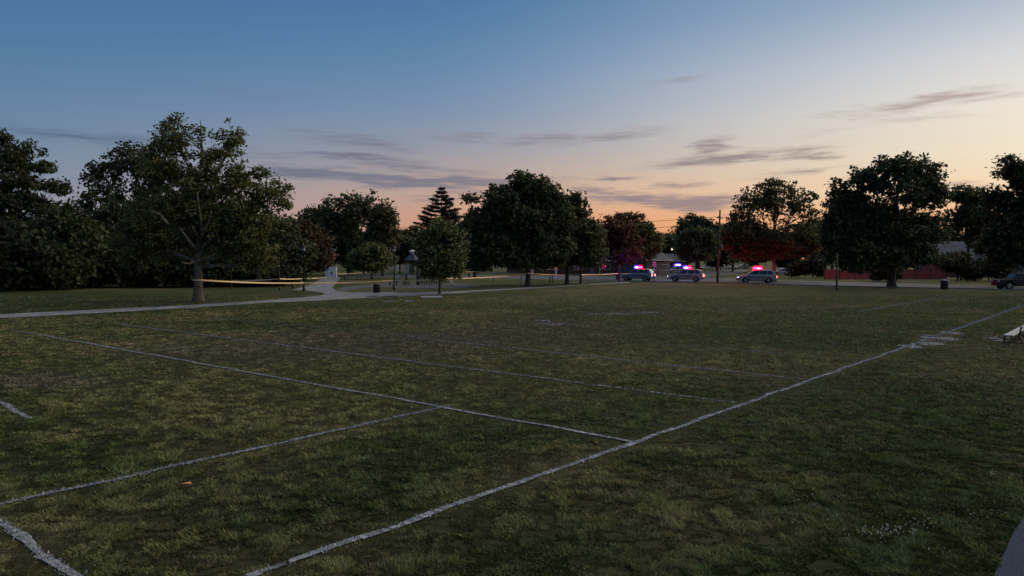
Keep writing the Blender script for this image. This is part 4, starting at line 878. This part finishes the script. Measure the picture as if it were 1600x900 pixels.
# ------------------------------------------------------------------ playground
Y0 = 94; s = F / Y0; X = lambda x: (x - 800) / F * Y0; Zp = lambda y: P(800, y, Y0).z
rt = thing('play_structure', 'playground tower with grey pointed roof, slides and railed bridge', 'playground', (X(644), Y0, 0))
ox = X(644)
for dx, dy in ((-.75, -.6), (.75, -.6), (-.75, .6), (.75, .6)): MB().tube([(dx, dy, 0), (dx, dy, Zp(407))], .07, 8).build('tower_post', M['wood'], rt)
MB().box((0, 0, 1.35), (1.6, 1.3, .1)).build('platform', M['grey'], rt)
rb = MB().lathe([(1.0, Zp(406.5)), (.92, Zp(405.5)), (.28, Zp(397)), (.25, Zp(396))], n=6).build('roof', M['roof'], rt)
MB().lathe([(.2, Zp(396.5)), (.22, Zp(394)), (.42, Zp(393.3)), (.3, Zp(391.5)), (.06, Zp(390.3))], n=8).build('cupola', M['white'], rb)
for k in range(4): MB().box((-.8 + k * .32, -.66, 1.95), (.26, .05, 1.15)).build('panel', M['steel' if k < 2 else 'wood'], rt)
for i, x in enumerate(np.linspace(652, 691, 11)):
    MB().box((X(x) - ox, -.5 - .02 * i, .62 + (.35 if i % 4 == 0 else 0)), (.10, .1, 1.25 + (.7 if i % 4 == 0 else 0))).build('bridge_post', M['wood'], rt)
MB().box(((X(652) + X(691)) / 2 - ox, -.5, .32), (X(691) - X(652), .9, .07)).build('bridge_deck', M['wood'], rt)
MB().tube([(X(651) - ox, -.55, 1.15), (X(691) - ox, -.7, 1.05)], .03, 6).build('rail', M['steel'], rt)
mb = MB(); mb.box(((X(620) + X(637)) / 2 - ox, -.6, (Zp(437.5) + Zp(428)) / 2), (1.62, .5, .06), 0, atan2(-(Zp(428) - Zp(437.5)), X(637) - X(620))); mb.build('ramp', M['steel'], rt)
for sgn in (-1, 1): MB().tube([(X(619) - ox, -.6 + sgn * .27, Zp(438.5) + .05), (X(637) - ox, -.6 + sgn * .27, Zp(427.5) + .15)], .04, 6).build('ramp_rail', M['alu'], rt)
sl = []
for k in range(9):
    f_ = k / 8; sl.append((X(691 + 17 * f_) - ox, -.6 - .25 * f_, 1.15 - 1.05 * f_ ** 1.3 + .02))
mb = MB()
for p, q in zip(sl, sl[1:]):
    mb.add([(p[0], p[1] - .28, p[2]), (p[0], p[1] + .28, p[2]), (q[0], q[1] + .28, q[2]), (q[0], q[1] - .28, q[2]), (p[0], p[1] - .28, p[2] - .05), (p[0], p[1] + .28, p[2] - .05), (q[0], q[1] + .28, q[2] - .05), (q[0], q[1] - .28, q[2] - .05)], [(0, 1, 2, 3), (7, 6, 5, 4), (0, 3, 7, 4), (1, 5, 6, 2)])
mb.build('slide', M['plastic'], rt)
for sgn in (-1, 1): MB().tube([(a_, b_ + sgn * .3, c_ + .12) for a_, b_, c_ in sl], .05, 6).build('slide_edge', M['steel'], rt)
for x, yt in ((612, 443), (622, 444), (633, 441), (641, 440)): MB().tube([(X(x) - ox, -1.2, 0), (X(x) - ox, -1.2, max(.45, Zp(yt)))], .09, 8).build('stepping_post', M['wood'], rt)
post('wooden_post', 'tall thin wooden post behind the playground bridge', 'post', 654, 438, 422, .09, 'wood')
# flat slabs by the path
for i, (x0, x1, y, lab) in enumerate(((572, 622, 463.6, 'long pale edging slab along the path left of the play area tree'), (658, 691, 464.5, 'white flat slab on the grass at the foot of the play area tree'), (598, 618, 472.2, 'thin pale slab in the grass, nearer than the path, left one'), (632, 647, 471.6, 'thin pale slab in the grass, nearer than the path, right one'))):
    p, q = G(x0, y + .4), G(x1, y); d = q - p
    o = MB().box(((p.x + q.x) / 2, (p.y + q.y) / 2, .05), (d.length, .4 if i == 1 else .22, .1), atan2(d.y, d.x)).build('slab', M['concrete'] if i != 1 else M['white']); tag(o, lab, 'slab', 'flat slabs by the path')
# ------------------------------------------------------------------ aluminium players' bench on the right
p0 = G(1573, 524, .31); p0.z = 0; dr = sdir.copy(); rt = thing('players_bench', 'white aluminium bench with backrest on bare soil at the right edge', 'bench', p0, atan2(dr.y, dr.x)); rt.scale = (1, 1, .68)
for k in range(2): MB().box((2.2, .02 - k * .17, .46), (4.6, .15, .045)).build('seat_plank', M['alu'], rt)
MB().box((2.4, -.40, .86), (4.2, .045, .16)).build('back_plank', M['alu'], rt)
for xx in (.35, 2.2, 4.1):
    mb = MB(); mb.tube([(xx, .12, .0), (xx, .1, .43)], .035, 6); mb.tube([(xx, -.5, 0), (xx, -.36, .43), (xx, -.42, .95)], .035, 6); mb.tube([(xx, .1, .41), (xx, -.37, .41)], .03, 6); mb.tube([(xx, .25, .03), (xx, -.6, .03)], .03, 6)
    mb.build('leg_frame', M['black'], rt)
# ------------------------------------------------------------------ caution tape
def tape(label, pts, sag=.12):
    vs = []; fs = []; w = .06
    P_ = []
    for (x0, y0, Y1), (x1, y1, Y2) in zip(pts, pts[1:]):
        a_, b_ = P(x0, y0, Y1), P(x1, y1, Y2)
        for k in range(12):
            f_ = k / 12; p = a_.lerp(b_, f_); p.z -= sag * 4 * f_ * (1 - f_); P_.append(p)
    P_.append(P(*pts[-1]))
    mb = MB()
    for i, p in enumerate(P_):
        tw = .3 * sin(i * .7); vs += [(p.x, p.y - w * sin(tw), p.z + w * cos(tw)), (p.x, p.y + w * sin(tw), p.z - w * cos(tw))]
    for i in range(len(P_) - 1): fs.append((2 * i, 2 * i + 1, 2 * i + 3, 2 * i + 2))
    o = mb.add(vs, fs).build('caution_tape', M['tape']); tag(o, label, 'tape', 'caution tape around the park')
tape('nearest yellow tape from the sycamore past the lamp posts to the whitish post', [(312, 437.5, 55.6), (475, 442, 74.8), (616, 438, 78), (687, 435.3, 69), (815, 429.5, 92)], .1)
tape('rear yellow tape from the sapling past the slim black post to the painted cabinet', [(362, 438.5, 79.5), (437, 435.5, 78), (475, 435, 90), (510, 433.2, 125)], .06)
tape('yellow tape from the painted cabinet past the white double board to the playground tower', [(527, 428.2, 130), (574, 424.6, 146), (640, 421.5, 93.4)], .1)
tape('short yellow tape from the branching path to the playground lamp', [(527, 437.4, 98), (565, 438.8, 90), (616, 439.6, 78.2)], .08)
tape('far yellow tape from the bollards past the tall oak to the first police car', [(720, 424.3, 125), (743, 424.2, 126), (771, 426, 104), (825, 427, 88), (886, 429.4, 98), (907, 429, 97.4), (967, 427.3, 109.5), (986, 427, 110)], .06)
mb = MB(); g = G(310, 472); zt = P(310, 437.5, g.y).z
mb.lathe([(.372, zt - .05), (.372, zt + .05)], (g.x, g.y, 0), 12); tag(mb.build('tape_wrap', M['tape']), 'yellow tape wrapped round the sycamore trunk', 'tape', 'caution tape around the park')

# ------------------------------------------------------------------ fence and houses
Yf = 118; xa, xb = (1288 - 800) / F * Yf, (1482 - 800) / F * Yf
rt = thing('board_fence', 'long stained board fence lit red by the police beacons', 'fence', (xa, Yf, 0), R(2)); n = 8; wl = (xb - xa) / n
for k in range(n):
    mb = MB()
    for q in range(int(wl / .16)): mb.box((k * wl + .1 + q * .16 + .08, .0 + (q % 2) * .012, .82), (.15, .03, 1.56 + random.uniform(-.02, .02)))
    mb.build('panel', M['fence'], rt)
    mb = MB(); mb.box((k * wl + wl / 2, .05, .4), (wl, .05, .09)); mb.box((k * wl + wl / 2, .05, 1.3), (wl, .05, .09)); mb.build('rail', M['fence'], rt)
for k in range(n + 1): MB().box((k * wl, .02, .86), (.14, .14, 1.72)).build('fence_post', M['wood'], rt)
def house(label, cx, Yd, w, d, hw, hr, rz, wallm, roofm, wins=(), door=None, chim=None, curtain=None):
    rt = thing('house', label, 'house', ((cx - 800) / F * Yd, Yd, 0), rz)
    MB().box((0, 0, hw / 2), (w, d, hw)).build('wall', wallm, rt)
    e = .5; vs = [(-w / 2 - e, -d / 2 - e, hw + .02), (w / 2 + e, -d / 2 - e, hw + .02), (w / 2 + e, d / 2 + e, hw + .02), (-w / 2 - e, d / 2 + e, hw + .02), (-w / 2 - e + d * .3, 0, hw + hr), (w / 2 + e - d * .3, 0, hw + hr)]
    ro = MB().add(vs, [(0, 1, 5, 4), (2, 3, 4, 5), (0, 4, 3), (1, 2, 5), (0, 3, 2, 1)]).build('roof', roofm, rt)
    MB().box((0, -d / 2 - e - .03, hw + .0), (w + 2 * e, .06, .16)).build('gutter', M['frame'], ro)
    if chim is not None: MB().box((chim, .8, hw + hr * .9), (.7, .6, 1.6)).build('chimney', M['brick'], ro)
    for i, (x, z, ww_, h_) in enumerate(wins):
        f = MB()
        for q in ((x, z + h_ / 2, ww_ + .14, .09), (x, z - h_ / 2, ww_ + .14, .09)): f.box((q[0], -d / 2 - .03, q[1]), (q[2], .1, q[3]))
        for sx_ in (-1, 0, 1): f.box((x + sx_ * ww_ / 2, -d / 2 - .03, z), (.07, .09, h_ - .09))
        fr = f.build('window', M['frame'], rt)
        MB().box((x, -d / 2 - .012, z), (ww_, .03, h_)).build('pane', M['window'], fr)
        if curtain and i in curtain: MB().box((x - ww_ * .27, -d / 2 - .035, z), (ww_ * .42, .02, h_ - .1)).build('curtain', M['curtain'], fr)
    if door: 
        dr_ = MB().box((door, -d / 2 - .02, 1.05), (1.0, .06, 2.1)).build('door', M['grey'], rt); MB().box((door + .38, -d / 2 - .07, 1.0), (.06, .05, .06)).build('handle', M['chrome'], dr_)
    return rt
house('brick house with blue grey roof and one lit window behind the board fence', 1440, 140, 19, 9, 2.9, 3.6, R(-6), M['brick'], M['roof'], [(-3.2, 1.95, 3.3, 1.25), (2.5, 1.9, 1.6, 1.2), (6.5, 1.9, 1.6, 1.2)], 4.6, 5, curtain=(0,))
house('grey walled house with pale windows at the right behind the black car', 1560, 135, 8, 7, 2.7, 2.6, R(-4), M['grey'], M['roof'], [(-1.6, 1.0, .9, 1.4), (-.4, 1.0, .7, 1.4), (2.2, 1.4, 1.4, 1.2)], 1.0)
house('low brown brick house behind the tall oak and linden', 885, 165, 26, 9, 2.8, 1.6, R(2), M['brown_wall'], M['roof'], [(-9, 1.6, 1.6, 1.2), (-4, 1.6, 1.8, 1.2), (2, 1.6, 1.6, 1.2), (8, 1.6, 1.8, 1.2)], 5)
house('small blue grey house with pointed roof behind the first police car', 1008, 150, 6, 8, 3.0, 3.2, R(30), M['grey'], M['roof'], [(-1.2, 1.6, 1.1, 1.2), (1.6, 1.6, 1.0, 1.2)], .3)
house('dark grey low house behind the red road sign', 1042, 190, 8, 7, 2.6, 2.0, R(-8), M['grey'], M['roof'], [(-1.8, 1.5, 1.2, 1.1), (1.8, 1.5, 1.2, 1.1)], .2)
